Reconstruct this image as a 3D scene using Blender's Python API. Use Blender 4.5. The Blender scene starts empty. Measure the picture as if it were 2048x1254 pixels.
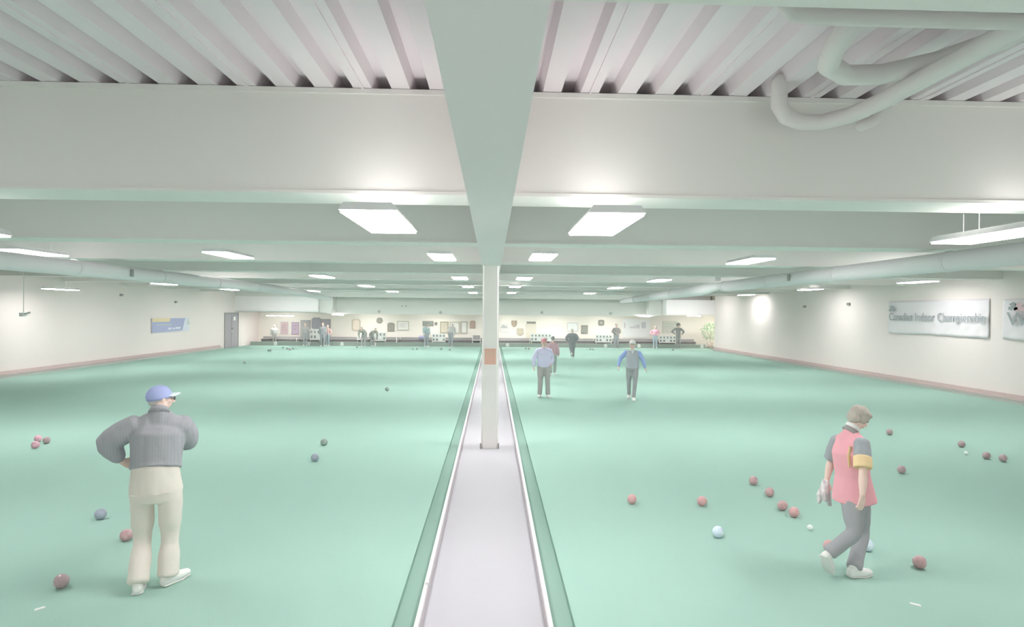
import bpy, bmesh, math, random
from mathutils import Vector, Matrix, Euler, noise
random.seed(7)
SC = bpy.context.scene
COL = SC.collection
R = math.radians
V = Vector

# ------------------------------------------------------------------ camera
CAM_H = 2.45
F_PX = 1180.0
cam_d = bpy.data.cameras.new('camera'); cam = bpy.data.objects.new('camera', cam_d); COL.objects.link(cam)
cam_d.sensor_width = 36; cam_d.lens = F_PX/2048*36; cam_d.clip_end = 200
YAW, PITCH, ROLL = 1.92, -0.13, 0.49
cam.matrix_world = (Matrix.Translation((0, 0, CAM_H)) @ Matrix.Rotation(R(-YAW), 4, 'Z') @
                    Matrix.Rotation(R(90+PITCH), 4, 'X') @ Matrix.Rotation(R(ROLL), 4, 'Z'))
SC.camera = cam
CM = cam.matrix_world.copy()

def ray(px, py):
    return (CM.to_3x3() @ V(((px-1024)/F_PX, (627-py)/F_PX, -1.0)))
def on_z(px, py, z=0.0):
    d = ray(px, py); t = (z-CAM_H)/d.z
    return V((d.x*t, d.y*t, z))
def on_y(px, py, Y):
    d = ray(px, py); t = Y/d.y
    return V((d.x*t, Y, CAM_H+d.z*t))
def on_x(px, py, X):
    d = ray(px, py); t = X/d.x
    return V((X, d.y*t, CAM_H+d.z*t))

# ------------------------------------------------------------------ view and world
vs = SC.view_settings
SC.display_settings.display_device = 'sRGB'
vs.view_transform = 'Standard'; vs.look = 'None'; vs.gamma = 1.0; vs.exposure = 0.08; vs.use_curve_mapping = False
w = bpy.data.worlds.new('world'); SC.world = w; w.use_nodes = True
bg = w.node_tree.nodes['Background']; bg.inputs[0].default_value = (1.0, .985, .96, 1); bg.inputs[1].default_value = 1.2

# ------------------------------------------------------------------ materials
def lin(c):
    return tuple(((x/255)/12.92 if x/255 <= .04045 else ((x/255+.055)/1.055)**2.4) for x in c)
MATS = {}
def mat(name, rgb, rough=.7, spec=.3, var=0.0, scale=6.0, bump=0.0, bscale=40.0, coat=0.0, emit=None, stripes=None):
    """rgb: surface colour as it would look on a 0-255 scale in even white light"""
    if name in MATS: return MATS[name]
    m = bpy.data.materials.new(name); m.use_nodes = True
    nt = m.node_tree; b = nt.nodes['Principled BSDF']
    c = lin(rgb)
    b.inputs['Base Color'].default_value = (*c, 1); b.inputs['Roughness'].default_value = rough
    b.inputs['Specular IOR Level'].default_value = spec
    b.inputs['Coat Weight'].default_value = coat
    b.inputs['Coat Roughness'].default_value = .12
    tc = nt.nodes.new('ShaderNodeTexCoord')
    if var:
        n = nt.nodes.new('ShaderNodeTexNoise'); n.inputs['Scale'].default_value = scale; n.inputs['Detail'].default_value = 4
        nt.links.new(tc.outputs['Object'], n.inputs['Vector'])
        mx = nt.nodes.new('ShaderNodeMix'); mx.data_type = 'RGBA'
        mx.inputs[6].default_value = (*[max(0, x*(1-var)) for x in c], 1)
        mx.inputs[7].default_value = (*[min(1, x*(1+var)) for x in c], 1)
        nt.links.new(n.outputs['Fac'], mx.inputs[0]); nt.links.new(mx.outputs[2], b.inputs['Base Color'])
    if stripes:
        axis, sc, rgb2, w_ = stripes
        wv = nt.nodes.new('ShaderNodeTexWave'); wv.bands_direction = axis; wv.inputs['Scale'].default_value = sc
        wv.inputs['Distortion'].default_value = w_
        nt.links.new(tc.outputs['Object'], wv.inputs['Vector'])
        mx = nt.nodes.new('ShaderNodeMix'); mx.data_type = 'RGBA'
        mx.inputs[6].default_value = (*c, 1); mx.inputs[7].default_value = (*lin(rgb2), 1)
        nt.links.new(wv.outputs['Fac'], mx.inputs[0]); nt.links.new(mx.outputs[2], b.inputs['Base Color'])
    if bump:
        n2 = nt.nodes.new('ShaderNodeTexNoise'); n2.inputs['Scale'].default_value = bscale; n2.inputs['Detail'].default_value = 3
        nt.links.new(tc.outputs['Object'], n2.inputs['Vector'])
        bp = nt.nodes.new('ShaderNodeBump'); bp.inputs['Strength'].default_value = bump; bp.inputs['Distance'].default_value = .01
        nt.links.new(n2.outputs['Fac'], bp.inputs['Height']); nt.links.new(bp.outputs['Normal'], b.inputs['Normal'])
    if emit:
        b.inputs['Emission Color'].default_value = (*emit[:3], 1); b.inputs['Emission Strength'].default_value = emit[3]
    MATS[name] = m
    return m
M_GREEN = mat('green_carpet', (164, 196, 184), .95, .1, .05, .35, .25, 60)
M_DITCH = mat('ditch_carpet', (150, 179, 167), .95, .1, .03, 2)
M_BANK = mat('bank_green', (174, 183, 176), .9, .1)
M_AISLE = mat('aisle_vinyl', (190, 187, 193), .55, .25, .02, 1.5)
M_CURBW = mat('curb_white', (240, 244, 240), .5)
M_CURBG = mat('curb_side_shaded', (205, 198, 202), .7)  # greyer than the curb top: shade of the inner face put into the colour
M_WALL = mat('wall_paint', (243, 232, 229), .85, .2, .015, .6)
M_BACKWALL = mat('back_wall_paint', (250, 244, 236), .85, .2)
M_CEIL = mat('deck_paint', (244, 234, 238), .8, .2, .02, 1.2)
M_BEAM = mat('beam_paint', (243, 240, 236), .8, .2, .03, .5)
M_GIRD = mat('girder_paint', (246, 238, 238), .8, .2, .02, .8)
M_COLM = mat('column_paint', (248, 243, 240), .7, .25)
M_DUCT = mat('duct_paint', (236, 232, 234), .6, .3)
M_PIPE = mat('pipe_paint', (234, 228, 226), .7, .2)
M_FASC = mat('fascia_grey', (232, 230, 226), .85, .15)
M_SOFF = mat('soffit_white', (252, 248, 248), .7, .2)
M_BASE = mat('base_brown', (208, 190, 188), .7)
M_BASE2 = mat('base_grey', (206, 204, 200), .7)
M_GREY = mat('bench_grey', (172, 168, 170), .8, .15, .06, 1.5)
M_GREYD = mat('bench_dark', (164, 164, 162), .8)
M_WHITE = mat('white_plastic', (240, 240, 238), .5)
M_DARK = mat('faded_black', (160, 160, 158), .7, .15)
M_LAMP = mat('lamp_white', (245, 245, 245), .5)
M_EMIT = mat('lamp_diffuser', (250, 250, 250), .5, emit=(1, .98, .975, 40.0))
M_EMITL = mat('lamp_diffuser_low', (250, 250, 250), .5, emit=(1, .98, .975, 30.0))
M_EMITW = mat('lamp_diffuser_wall', (250, 250, 250), .5, emit=(1, .98, .975, 28.0))
M_HOUSE = mat('lamp_housing', (235, 235, 235), .6)
M_GLOW = mat('added_lamp_glow', (245, 245, 245), .6, emit=(1, .98, .97, 1.6))  # upward glow added to the fixtures to light deck and beams
M_GLOW2 = mat('added_lamp_glow_low', (245, 245, 245), .6, emit=(1, .98, .97, 5.0))

# ------------------------------------------------------------------ helpers
TMP = bpy.data.scenes.new('scratch')
def tag(o, label=None, cat=None, group=None, kind=None):
    if label: o['label'] = label
    if cat: o['category'] = cat
    if group: o['group'] = group
    if kind: o['kind'] = kind
    return o
def empty(name, loc=(0, 0, 0), rz=0.0, label=None, cat=None, group=None):
    o = bpy.data.objects.new(name, None); COL.objects.link(o); o.location = loc; o.rotation_euler = (0, 0, rz)
    o.empty_display_size = .1
    return tag(o, label, cat, group)
def link(name, me, mats, parent=None):
    if not isinstance(mats, (list, tuple)): mats = [mats]
    for m in mats: me.materials.append(m)
    o = bpy.data.objects.new(name, me); COL.objects.link(o)
    if parent: o.parent = parent
    return o
class MB:
    def __init__(s): s.bm = bmesh.new()
    def box(s, x0, x1, y0, y1, z0, z1, mi=0, M=None):
        vs_ = [s.bm.verts.new((x, y, z)) for x in (x0, x1) for y in (y0, y1) for z in (z0, z1)]
        if M is not None:
            for v in vs_: v.co = M @ v.co
        for f in ((0, 1, 3, 2), (4, 6, 7, 5), (0, 4, 5, 1), (2, 3, 7, 6), (0, 2, 6, 4), (1, 5, 7, 3)):
            fc = s.bm.faces.new([vs_[i] for i in f]); fc.material_index = mi
        return s
    def prism(s, pts, y0, y1, mi=0, M=None):
        """outline in x,z extruded along y"""
        a = [s.bm.verts.new((p[0], y0, p[1])) for p in pts]; b = [s.bm.verts.new((p[0], y1, p[1])) for p in pts]
        if M is not None:
            for v in a+b: v.co = M @ v.co
        n = len(pts)
        fs = [s.bm.faces.new(a), s.bm.faces.new(b[::-1])]
        for i in range(n): fs.append(s.bm.faces.new((a[i], b[i], b[(i+1) % n], a[(i+1) % n])))
        for f in fs: f.material_index = mi
        return s
    def tube(s, pts, rad, seg=12, side=None, mi=0, round_=True, cap=1.0):
        """closed tube through pts; rad is a number or (a,b) per point, a along `side`"""
        pts = [V(p) for p in pts]
        rad = [(r, r) if not isinstance(r, (tuple, list)) else r for r in (rad if isinstance(rad, list) else [rad]*len(pts))]
        n = len(pts); T = []
        for i in range(n):
            a = pts[max(0, i-1)]; b = pts[min(n-1, i+1)]
            t = (b-a); T.append(t.normalized() if t.length > 1e-7 else V((0, 0, 1)))
        sd = V(side) if side is not None else (V((1, 0, 0)) if abs(T[0].x) < .8 else V((0, 1, 0)))
        rings = []
        def ring(c, t, a, b, sd):
            u = (sd-t*sd.dot(t)); u.normalize(); w_ = t.cross(u)
            return [s.bm.verts.new(c+u*a*math.cos(k*2*math.pi/seg)+w_*b*math.sin(k*2*math.pi/seg)) for k in range(seg)], u
        if round_:
            cp = cap if isinstance(cap, tuple) else (cap, cap)
            e = min(rad[0])*cp[0]
            for q in (.12, .5, .8):
                k = math.sqrt(1-(1-q)**2)
                rings.append(ring(pts[0]-T[0]*e*(1-q), T[0], rad[0][0]*k, rad[0][1]*k, sd)[0])
        u = sd
        for i in range(n):
            rg, u = ring(pts[i], T[i], rad[i][0], rad[i][1], u if side is None else sd)
            rings.append(rg)
        if round_:
            e = min(rad[-1])*cp[1]
            for q in (.8, .5, .12):
                k = math.sqrt(1-(1-q)**2)
                rings.append(ring(pts[-1]+T[-1]*e*(1-q), T[-1], rad[-1][0]*k, rad[-1][1]*k, u if side is None else sd)[0])
        fs = []
        for r0, r1 in zip(rings, rings[1:]):
            for k in range(seg): fs.append(s.bm.faces.new((r0[k], r0[(k+1) % seg], r1[(k+1) % seg], r1[k])))
        fs.append(s.bm.faces.new(rings[0][::-1])); fs.append(s.bm.faces.new(rings[-1]))
        for f in fs: f.material_index = mi
        return s
    def ell(s, c, r, M=None, seg=16, rings=10, mi=0):
        c = V(c); top = None; rows = []
        for i in range(rings+1):
            th = math.pi*i/rings
            if i in (0, rings):
                rows.append([s.bm.verts.new((0, 0, math.cos(th)*r[2]))])
            else:
                rows.append([s.bm.verts.new((math.sin(th)*math.cos(k*2*math.pi/seg)*r[0], math.sin(th)*math.sin(k*2*math.pi/seg)*r[1], math.cos(th)*r[2])) for k in range(seg)])
        for row in rows:
            for v in row: v.co = (M @ v.co if M is not None else v.co)+c
        for i in range(rings):
            a, b = rows[i], rows[i+1]
            for k in range(seg):
                k2 = (k+1) % seg
                if len(a) == 1: f = s.bm.faces.new((a[0], b[k], b[k2]))
                elif len(b) == 1: f = s.bm.faces.new((a[k], b[0], a[k2]))
                else: f = s.bm.faces.new((a[k], b[k], b[k2], a[k2]))
                f.material_index = mi
        return s
    def mesh(s, name, smooth=False):
        bmesh.ops.recalc_face_normals(s.bm, faces=s.bm.faces)
        me = bpy.data.meshes.new(name); s.bm.to_mesh(me); s.bm.free()
        if smooth:
            for p in me.polygons: p.use_smooth = True
        return me
    def build(s, name, mats, parent=None, smooth=False):
        return link(name, s.mesh(name, smooth), mats, parent)
    def remesh(s, name, mats, parent=None, voxel=.012, smooth=4, noise_amp=0.0, noise_scale=8.0, fold=None, matf=None):
        me = s.mesh(name); t = bpy.data.objects.new('tmp', me); TMP.collection.objects.link(t)
        m = t.modifiers.new('r', 'REMESH'); m.mode = 'VOXEL'; m.voxel_size = voxel; m.use_smooth_shade = True
        if smooth:
            m2 = t.modifiers.new('s', 'SMOOTH'); m2.iterations = smooth; m2.factor = .5
        with bpy.context.temp_override(scene=TMP, view_layer=TMP.view_layers[0]):
            dg = bpy.context.evaluated_depsgraph_get(); dg.update()
            me2 = bpy.data.meshes.new_from_object(t.evaluated_get(dg))
        me2.name = name
        bpy.data.objects.remove(t); bpy.data.meshes.remove(me)
        if noise_amp:
            off = V((random.random()*9, random.random()*9, 3))
            nrm = [v.normal.copy() for v in me2.vertices]
            for v, n_ in zip(me2.vertices, nrm):
                p = v.co
                q = V((p.x*noise_scale, p.y*noise_scale, p.z*noise_scale*(.45 if fold is None else fold)))+off
                v.co = p+n_*noise_amp*(noise.noise(q)+.5*noise.noise(q*2.3))
        for p in me2.polygons: p.use_smooth = True
        me2.materials.clear()
        o = link(name, me2, mats, parent)
        if matf:
            for p in me2.polygons: p.material_index = matf(p.center)
        return o
def struct(name, mb, m): return tag(mb.build(name, m), kind='structure')

# ------------------------------------------------------------------ room
XL, XR, XC = -17.0, 14.8, -.045
Y0, YG = -2.5, 41.3          # open end behind the camera, far edge of the green
YB = 43.6                    # far wall
Z_DECK, Z_BEAM, Z_GIRD = 4.50, 3.53, 3.30
# green playing surface on both sides of the walkway, cut around the two ditches
mb = MB()
mb.box(XL-.3, XC-.715, Y0, YG, -.12, 0)
mb.box(XC+.715, XR+.3, Y0, YG, -.12, 0)
struct('floor', mb, M_GREEN)
mb = MB()
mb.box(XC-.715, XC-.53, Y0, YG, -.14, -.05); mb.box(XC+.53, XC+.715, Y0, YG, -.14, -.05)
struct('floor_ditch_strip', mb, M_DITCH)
mb = MB(); mb.box(XC-.53, XC+.53, Y0, YG, -.16, -.06); struct('floor_walkway', mb, M_AISLE)
for s in (-1, 1):
    mb = MB()
    a, b = sorted((XC+s*.492, XC+s*.515)); mb.box(a, b, Y0, YG, -.06, .05, 0)
    a, b = sorted((XC+s*.500, XC+s*.530)); mb.box(a, b, Y0, YG, .05, .062, 1)
    o = tag(mb.build('trim_1' if s < 0 else 'trim_2', [M_CURBG, M_CURBW]), kind='structure')
# end ditch, bank and the raised platform beyond
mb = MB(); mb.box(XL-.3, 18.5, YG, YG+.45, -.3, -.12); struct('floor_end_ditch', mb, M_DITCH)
mb = MB(); mb.box(XL+.2, 15.25, YG+.32, YG+.47, -.3, .22); mb.box(XL+.2, 15.25, YG+.30, YG+.5, .22, .25)
struct('trim_3', mb, M_BANK)
mb = MB(); mb.box(XL-.3, 18.5, YG+.47, YB+.2, -.3, .0); struct('floor_platform', mb, M_BANK)
# side walls, far wall
Y_RW = 38.8
mb = MB(); mb.box(XL-.2, XL, Y0, YB, -.3, Z_DECK+.1); struct('wall_left', mb, M_WALL)
mb = MB(); mb.box(XR, XR+.2, Y0, Y_RW, -.3, Z_DECK+.1); mb.box(XR+.2, 18.0, Y_RW-.2, Y_RW, -.3, Z_DECK+.1); mb.box(18.0, 18.2, Y_RW+.0, YB, -.3, Z_DECK+.1)
struct('wall_right', mb, M_WALL)
mb = MB(); mb.box(XL-.2, 18.2, YB, YB+.2, -.3, Z_DECK+.1); struct('wall_back', mb, M_BACKWALL)
for nm, x, s, y1 in (('baseboard_left', XL, 1, 37.4), ('baseboard_right', XR, -1, Y_RW)):
    mb = MB(); a, b = sorted((x, x+s*.13)); mb.box(a, b, Y0, y1, -.05, .10, 1)
    a, b = sorted((x, x+s*.16)); mb.box(a, b, Y0, y1, .10, .15, 0)
    a, b = sorted((x, x+s*.05)); mb.box(a, b, Y0, y1, .15, .24, 0)
    tag(mb.build(nm, [M_BASE, M_BASE2]), kind='structure')
# corrugated roof deck
pts = []; x = XL-.3; PITCH_D = .35
k = 0
x = XC-.2-60*PITCH_D
prof = []
while x < XR+4:
    if x > XL-1:
        prof += [(x, Z_DECK), (x+.17, Z_DECK), (x+.205, Z_DECK+.115), (x+.315, Z_DECK+.115)]
    x += PITCH_D
bm_ = MB()
top = [(p[0], Z_DECK+.2) for p in prof]
n = len(prof)
A = [bm_.bm.verts.new((p[0], Y0, p[1])) for p in prof]; B = [bm_.bm.verts.new((p[0], YB+.1, p[1])) for p in prof]
for i in range(n-1): bm_.bm.faces.new((A[i], A[i+1], B[i+1], B[i]))
C_ = [bm_.bm.verts.new((prof[0][0], Y0, Z_DECK+.25)), bm_.bm.verts.new((prof[-1][0], Y0, Z_DECK+.25)), bm_.bm.verts.new((prof[-1][0], YB+.1, Z_DECK+.25)), bm_.bm.verts.new((prof[0][0], YB+.1, Z_DECK+.25))]
bm_.bm.faces.new(C_)
me = bpy.data.meshes.new('ceiling'); bm_.bm.to_mesh(me); bm_.bm.free()
tag(link('ceiling', me, M_CEIL), kind='structure')
# thin raised seam ribs on the deck flats
mb = MB()
x = XC-.2-60*PITCH_D; i = 0
while x < XR+2:
    if x > XL and i % 3 == 0: mb.box(x+.08, x+.10, Y0, YB, Z_DECK-.012, Z_DECK+.01)
    x += PITCH_D; i += 1
tag(mb.build('ceiling_trim', M_CEIL), kind='structure')
# cross beams and the long girder
BEAM_Y = [1.52, 5.50, 9.30, 13.0, 16.65, 20.3, 23.95, 27.6, 31.25, 34.9]
for i, y in enumerate(BEAM_Y):
    mb = MB(); mb.box(XL, XR, y, y+.50, Z_BEAM+.03, Z_DECK); mb.box(XL, XR, y-.02, y+.52, Z_BEAM, Z_BEAM+.03)
    mb.box(XL, XR, y-.03, y+.53, Z_DECK-.05, Z_DECK-.005)
    struct('ceiling_beam', mb, M_BEAM)
mb = MB(); mb.box(XC+.025-.172, XC+.025+.172, Y0, YG, Z_GIRD, Z_DECK); struct('ceiling_girder_beam', mb, M_GIRD)
# column with its wrap and foot
cx0 = XC+.015; CY = 11.0
mb = MB(); mb.box(cx0-.155, cx0+.155, CY-.155, CY+.155, -.06, Z_GIRD)
bmesh.ops.bevel(mb.bm, geom=[e for e in mb.bm.edges if abs(e.verts[0].co.z-e.verts[1].co.z) > 1], offset=.03, segments=3, affect='EDGES')
struct('column', mb, M_COLM)
for s in (-1, 1):
    mb = MB(); mb.box(cx0+s*.165-.012, cx0+s*.165+.012, CY-.17, CY-.11, -.06, .035)
    tag(mb.build('corner_bracket', M_DARK), 'small dark bracket at the %s corner of the white column foot' % ('left' if s < 0 else 'right'), 'bracket')
sg = MB(); sg.box(-.105, .105, -.004, .004, -.145, .145)
s_ = sg.build('orange_sign', mat('sign_orange', (238, 190, 174), .6)); s_.location = (cx0-.0, CY-.161, on_y(982, 713, CY-.16).z)
tag(s_, 'square orange notice fixed to the front of the white column', 'sign')
mb = MB(); mb.box(-.10, .10, -.006, -.004, -.005, .09)
mb.build('notice_print', mat('sign_orange2', (234, 194, 174), .6), s_)

# soffits, bulkhead
def px_x(px, Y): return on_y(px, 624, Y).x
YS = 39.6
xa, xb = XL, px_x(636, YS)
mb = MB(); mb.box(xa, xb, YS, YB, 2.38, 3.36); o = struct('wall_soffit', mb, M_SOFF)
mb = MB(); mb.box(xa, xb, YS-.05, YS, 2.36, 2.44); mb.box(xb-.05, xb+.02, YS-.03, YS+.05, 2.36, 3.36); struct('trim_4', mb, M_WHITE)
YR_ = 38.85
xc_, xd = px_x(1333, YR_), px_x(1432, YR_)
mb = MB(); mb.box(xc_, xd, YR_, YB, 2.36, 3.36); struct('wall_soffit', mb, M_SOFF)
mb = MB(); mb.box(xc_, xd, YR_-.05, YR_, 2.34, 2.40); mb.box(xd-.06, XR-.001, YR_-.07, YR_+.05, 2.26, 3.36); struct('trim_5', mb, M_WHITE)
mb = MB(); mb.box(xb, xc_, YS+1.2, YS+1.35, 2.24, Z_DECK); mb.box(xb, xc_, YS+1.35, YB, 2.30, 2.36)
mb.box(xa, xb+.6, YS+.6, YS+.75, 2.30, 2.40)
mb.box(xb+.02, xb+.9, YS+.3, YS+1.2, 2.32, Z_DECK)
mb.box(xc_-.9, xc_-.02, YS+.3, YS+1.2, 2.32, Z_DECK)
struct('wall_bulkhead', mb, M_FASC)
mb = MB(); mb.box(xa, XR, YS-.04, YS+.12, 3.36, Z_DECK); struct('ceiling_fascia_beam', mb, M_FASC)
mb = MB(); mb.box(xd, 18.0, Y_RW+.01, YS+.6, 2.36, Z_DECK); struct('wall_recess_fascia', mb, mat('recess_fascia', (226, 220, 204), .85))
mb = MB(); mb.box(xd, 18, YS+.6, YB, 2.34, 2.45); struct('ceiling_recess', mb, mat('recess_paint', (214, 212, 196), .85))

# door in the left wall
dy0, dy1 = on_x(449, 660, XL).y, on_x(475, 660, XL).y
mb = MB(); mb.box(XL-.02, XL+.03, dy0, dy1, .02, 2.2); d = struct('door_1', mb, mat('door_grey', (180, 174, 180), .7, var=.04, scale=2))
mb = MB(); ym = (dy0+dy1)/2
for a, b, c, e in ((dy0-.06, dy0, 0, 2.26), (dy1, dy1+.06, 0, 2.26), (dy0, dy1, 2.2, 2.26)):
    mb.box(XL, XL+.05, a, b, c, e)
o = mb.build('door_frame', M_GREYD, d)
mb = MB(); mb.box(XL+.03, XL+.036, ym-.008, ym+.008, .02, 2.2); mb.build('door_gap', M_DARK, d)
mb = MB(); mb.box(XL+.03, XL+.08, ym-.12, ym-.05, 1.0, 1.05); mb.box(XL+.03, XL+.08, ym+.05, ym+.12, 1.0, 1.05); mb.build('door_handle', M_WHITE, d)
mb = MB(); mb.box(XL+.03, XL+.05, ym+.25, ym+.55, 1.75, 2.0); mb.build('door_notice', M_SOFF, d)

# ------------------------------------------------------------------ ceiling lights
def light_fixture(x, y, z, label, group=None, W=.44, L=1.24, ztop=Z_DECK, proto={}):
    r = empty('ceiling_light', (x, y, z), 0, label, 'ceiling light', group)
    key = (W, L)
    if key not in proto:
        m1 = MB(); m1.prism([(-W/2-.012, .0), (W/2+.012, .0), (W/2-.03, .06), (-W/2+.03, .06)], -L/2-.02, L/2+.02)
        m2 = MB(); m2.box(-W/2, W/2, -L/2, L/2, -.02, 0)
        m3 = MB(); m3.box(-W/2+.04, W/2-.04, -L/2+.04, L/2-.04, .056, .062)  # added glowing top that brightens the ceiling above
        proto[key] = (m1.mesh('housing'), m2.mesh('diffuser'), m3.mesh('added_uplight'))
        proto[key][0].materials.append(M_HOUSE); proto[key][1].materials.append(M_EMIT); proto[key][2].materials.append(M_GLOW)
    for nm, me_ in zip(('housing', 'diffuser', 'added_uplight'), proto[key]):
        o = bpy.data.objects.new(nm, me_); COL.objects.link(o); o.parent = r
        if nm == 'diffuser' and (x > 12 or x < -14): o.material_slots[0].link = 'OBJECT'; o.material_slots[0].material = M_EMITW
        if nm != 'housing' and 3.2 < z < 3.4: o.material_slots[0].link = 'OBJECT'; o.material_slots[0].material = M_GLOW2 if nm == 'added_uplight' else M_EMITL
    for s in (-1, 1):
        hy = s*L*.36 if z > 3.4 else .35+s*.1
        h = MB(); h.tube([(0, hy, .055), (0, hy, (ztop if z > 3.4 else Z_BEAM)-z)], .003, 6); h.build('hanger', M_HOUSE, r)
    return r
ROWN = {0: 'first', 1: 'second', 2: 'third', 3: 'fourth', 4: 'fifth'}
lights = [
 # px, py, z, W, L, label
 (765, 444, 3.25, 'large bright ceiling panel close left of the girder in front of the first beam'),
 (1205, 449, 3.25, 'large bright ceiling panel close right of the girder in front of the first beam'),
 (-125, 455, 3.25, 'bright ceiling panel cut off by the left frame edge under the first beam'),
 (2000, 470, 3.25, 'bright ceiling panel cut off by the right frame edge, above the duct'),
 (885, 514, 3.505, 'bright ceiling panel left of the girder, just before the column head'),
 (1085, 514, 3.505, 'bright ceiling panel right of the girder, just before the column head'),
 (459, 510, 3.505, 'slanting bright ceiling panel over the middle of the left green'),
 (1499, 522, 3.505, 'slanting bright ceiling panel over the right green, inside the duct'),
 (920, 556, 3.505, 'ceiling panel left of the column, nearest of the three small ones'),
 (1048, 557, 3.505, 'ceiling panel right of the column, nearest of the three small ones'),
 (645, 553, 3.505, 'small slanting ceiling panel over the left green, nearest of its line of three'),
 (1318, 561, 3.505, 'small slanting ceiling panel over the right green, nearest of its line of three'),
 (936, 573, 3.505, 'ceiling panel left of the column, middle of the three small ones'),
 (1030, 573, 3.505, 'ceiling panel right of the column, middle of the three small ones'),
 (733, 572, 3.505, 'small ceiling panel over the left green, middle of its line of three'),
 (1231, 576, 3.505, 'small ceiling panel over the right green, middle of its line of three'),
 (946, 585.5, 3.505, 'ceiling panel left of the column, smallest and furthest back'),
 (1023, 585.5, 3.505, 'ceiling panel right of the column, smallest and furthest back'),
 (785, 583, 3.505, 'small ceiling panel over the left green, furthest of its line of three'),
 (1179, 587, 3.505, 'small ceiling panel over the right green, furthest of its line of three'),
 (67, 505, 3.505, 'thin bright ceiling panel beside the left duct above the blank wall'),
 (329, 568, 3.505, 'ceiling panel along the left wall just before the blue banner'),
 (460, 579, 3.505, 'ceiling panel along the left wall above the white soffit end'),
 (626, 582, 3.505, 'ceiling panel above the right end of the left white soffit'),
 (1835, 564, 3.505, 'thin ceiling panel along the right wall above the championship banner'),
 (1620, 579, 3.505, 'ceiling panel along the right wall, middle of three beyond the banner'),
 (1492, 590, 3.505, 'ceiling panel along the right wall, furthest of the row'),
 (1436, 577, 3.505, 'small ceiling panel beside the bend in the right duct'),
]
for px, py, z, lab in lights:
    p = on_z(px, py, z)
    light_fixture(p.x, p.y, z, lab)
for x, y, z, lab in ((9.25, 11.45, 3.9, 'added unseen ceiling panel outside the right duct, level with the column'), (9.25, 18.4, 3.9, 'added unseen ceiling panel outside the right duct behind the column'),
                     (-9.0, 18.4, 3.9, 'added unseen ceiling panel beside the left duct before the banner'), (-9.0, 24.7, 3.9, 'added unseen ceiling panel beside the far half of the left duct'),
                     (-13.2, 11.4, 3.505, 'added unseen ceiling panel close to the left wall near the camera'), (13.2, 11.6, 3.505, 'added unseen ceiling panel close to the right wall near the camera')):
    light_fixture(x, y, z, lab)  # unseen panels continuing the grid, added for more even hall light
for x in (-13.5, -10, -6.5, -3, 3, 6.5, 10, 13):  # hidden behind the last beam, added to brighten the bulkhead and far end
    light_fixture(x, 36.6, 3.74, 'unseen ceiling panel added to light the far bulkhead', 'added unseen panels before the far bulkhead')
light_fixture(-15.4, 21.6, 3.13, 'long low hanging lamp along the left wall beside the pole camera')

# strips under the bulkhead over the far platform
def strip(px, py, Y, Lx, label, z=None):
    p = on_y(px, py, Y); r = empty('strip_light', (p.x, Y, p.z), 0, label, 'strip light')
    m = MB(); m.box(-Lx/2, Lx/2, -.09, .09, -.05, 0); m.build('diffuser', M_EMIT2, r)
    m = MB(); m.box(-Lx/2-.02, Lx/2+.02, -.1, .1, 0, .04); m.build('housing', M_HOUSE, r)
M_EMIT2 = mat('strip_diffuser', (250, 250, 250), .5, emit=(1, .98, .95, 42.0))
strip(676, 629, YS+1.05, .72, 'short white strip lamp under the end of the left soffit corner')
strip(1290, 632, YS+1.05, .72, 'short white strip lamp beside the framed white banner')
for i, px in enumerate((560, 1388)):
    strip(px, 631, YS+1.9, 1.8 if i == 0 else .9, ['thin white strip lamp under the left white soffit', 'thin white strip lamp under the right white soffit'][i])
for px, lab in ((740, 'over the round dark wall plaque'), (870, 'over the row of tall frames'), (1012, 'right behind the white column'), (1110, 'over the white notice frame'), (1215, 'over the square dark plaque')):
    p = on_y(px, 628, YS+2.2); r = empty('strip_light', (p.x, YS+2.2, 2.29), 0, 'ceiling strip lamp behind the bulkhead '+lab, 'strip light')
    m = MB(); m.box(-.9, .9, -.09, .09, -.03, 0); m.build('diffuser', M_EMIT2, r)

# ------------------------------------------------------------------ ducts and pipes
def duct(path, rad, label, name='air_duct', bands=()):
    r = empty(name, path[0], 0, label, 'duct'); o0 = V(path[0])
    m = MB(); m.tube([V(p)-o0 for p in path], rad, 20, round_=False); m.build('pipe_run', M_DUCT, r, True)
    for b in bands:
        b = V(b); i = min(range(len(path)-1), key=lambda k: (V(path[k])-b).length+(V(path[k+1])-b).length)
        t = (V(path[i+1])-V(path[i])).normalized()
        rr = rad if not isinstance(rad, list) else rad[i]
        m = MB(); m.tube([b-o0-t*.03, b-o0+t*.03], rr+.012, 20, round_=False); m.build('joint_band', M_DUCT, r, True)
    return r
zr = 3.30
duct([(7.15, 4.0, zr), (7.15, 10, zr), (7.15, 18.0, zr)], .158, 'large round white duct running along the right side of the hall', bands=[(7.15, y, zr) for y in (6, 9, 12, 15, 17.9)])
m = duct([(7.15, 18.0, zr), (7.15, 18.5, zr+.02), (7.1, 19.2, zr-.02), (7.1, 20.0, zr-.05), (7.4, 27.0, 3.22), (7.55, 34.0, 3.14)], [.12, .12, .17, .19, .17, .15], 'thinner far duct past the bend on the right side', bands=[(7.25, 23.5, 3.26), (7.4, 27.0, 3.22), (7.45, 30.5, 3.18)])
m = MB(); m.tube([(7.02, 18.2, zr+.19), (7.02, 18.2, Z_DECK)], .10, 14, round_=False); tag(m.build('air_duct', M_DUCT, None, True), 'short vertical duct riser at the bend of the right duct', 'duct')
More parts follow.
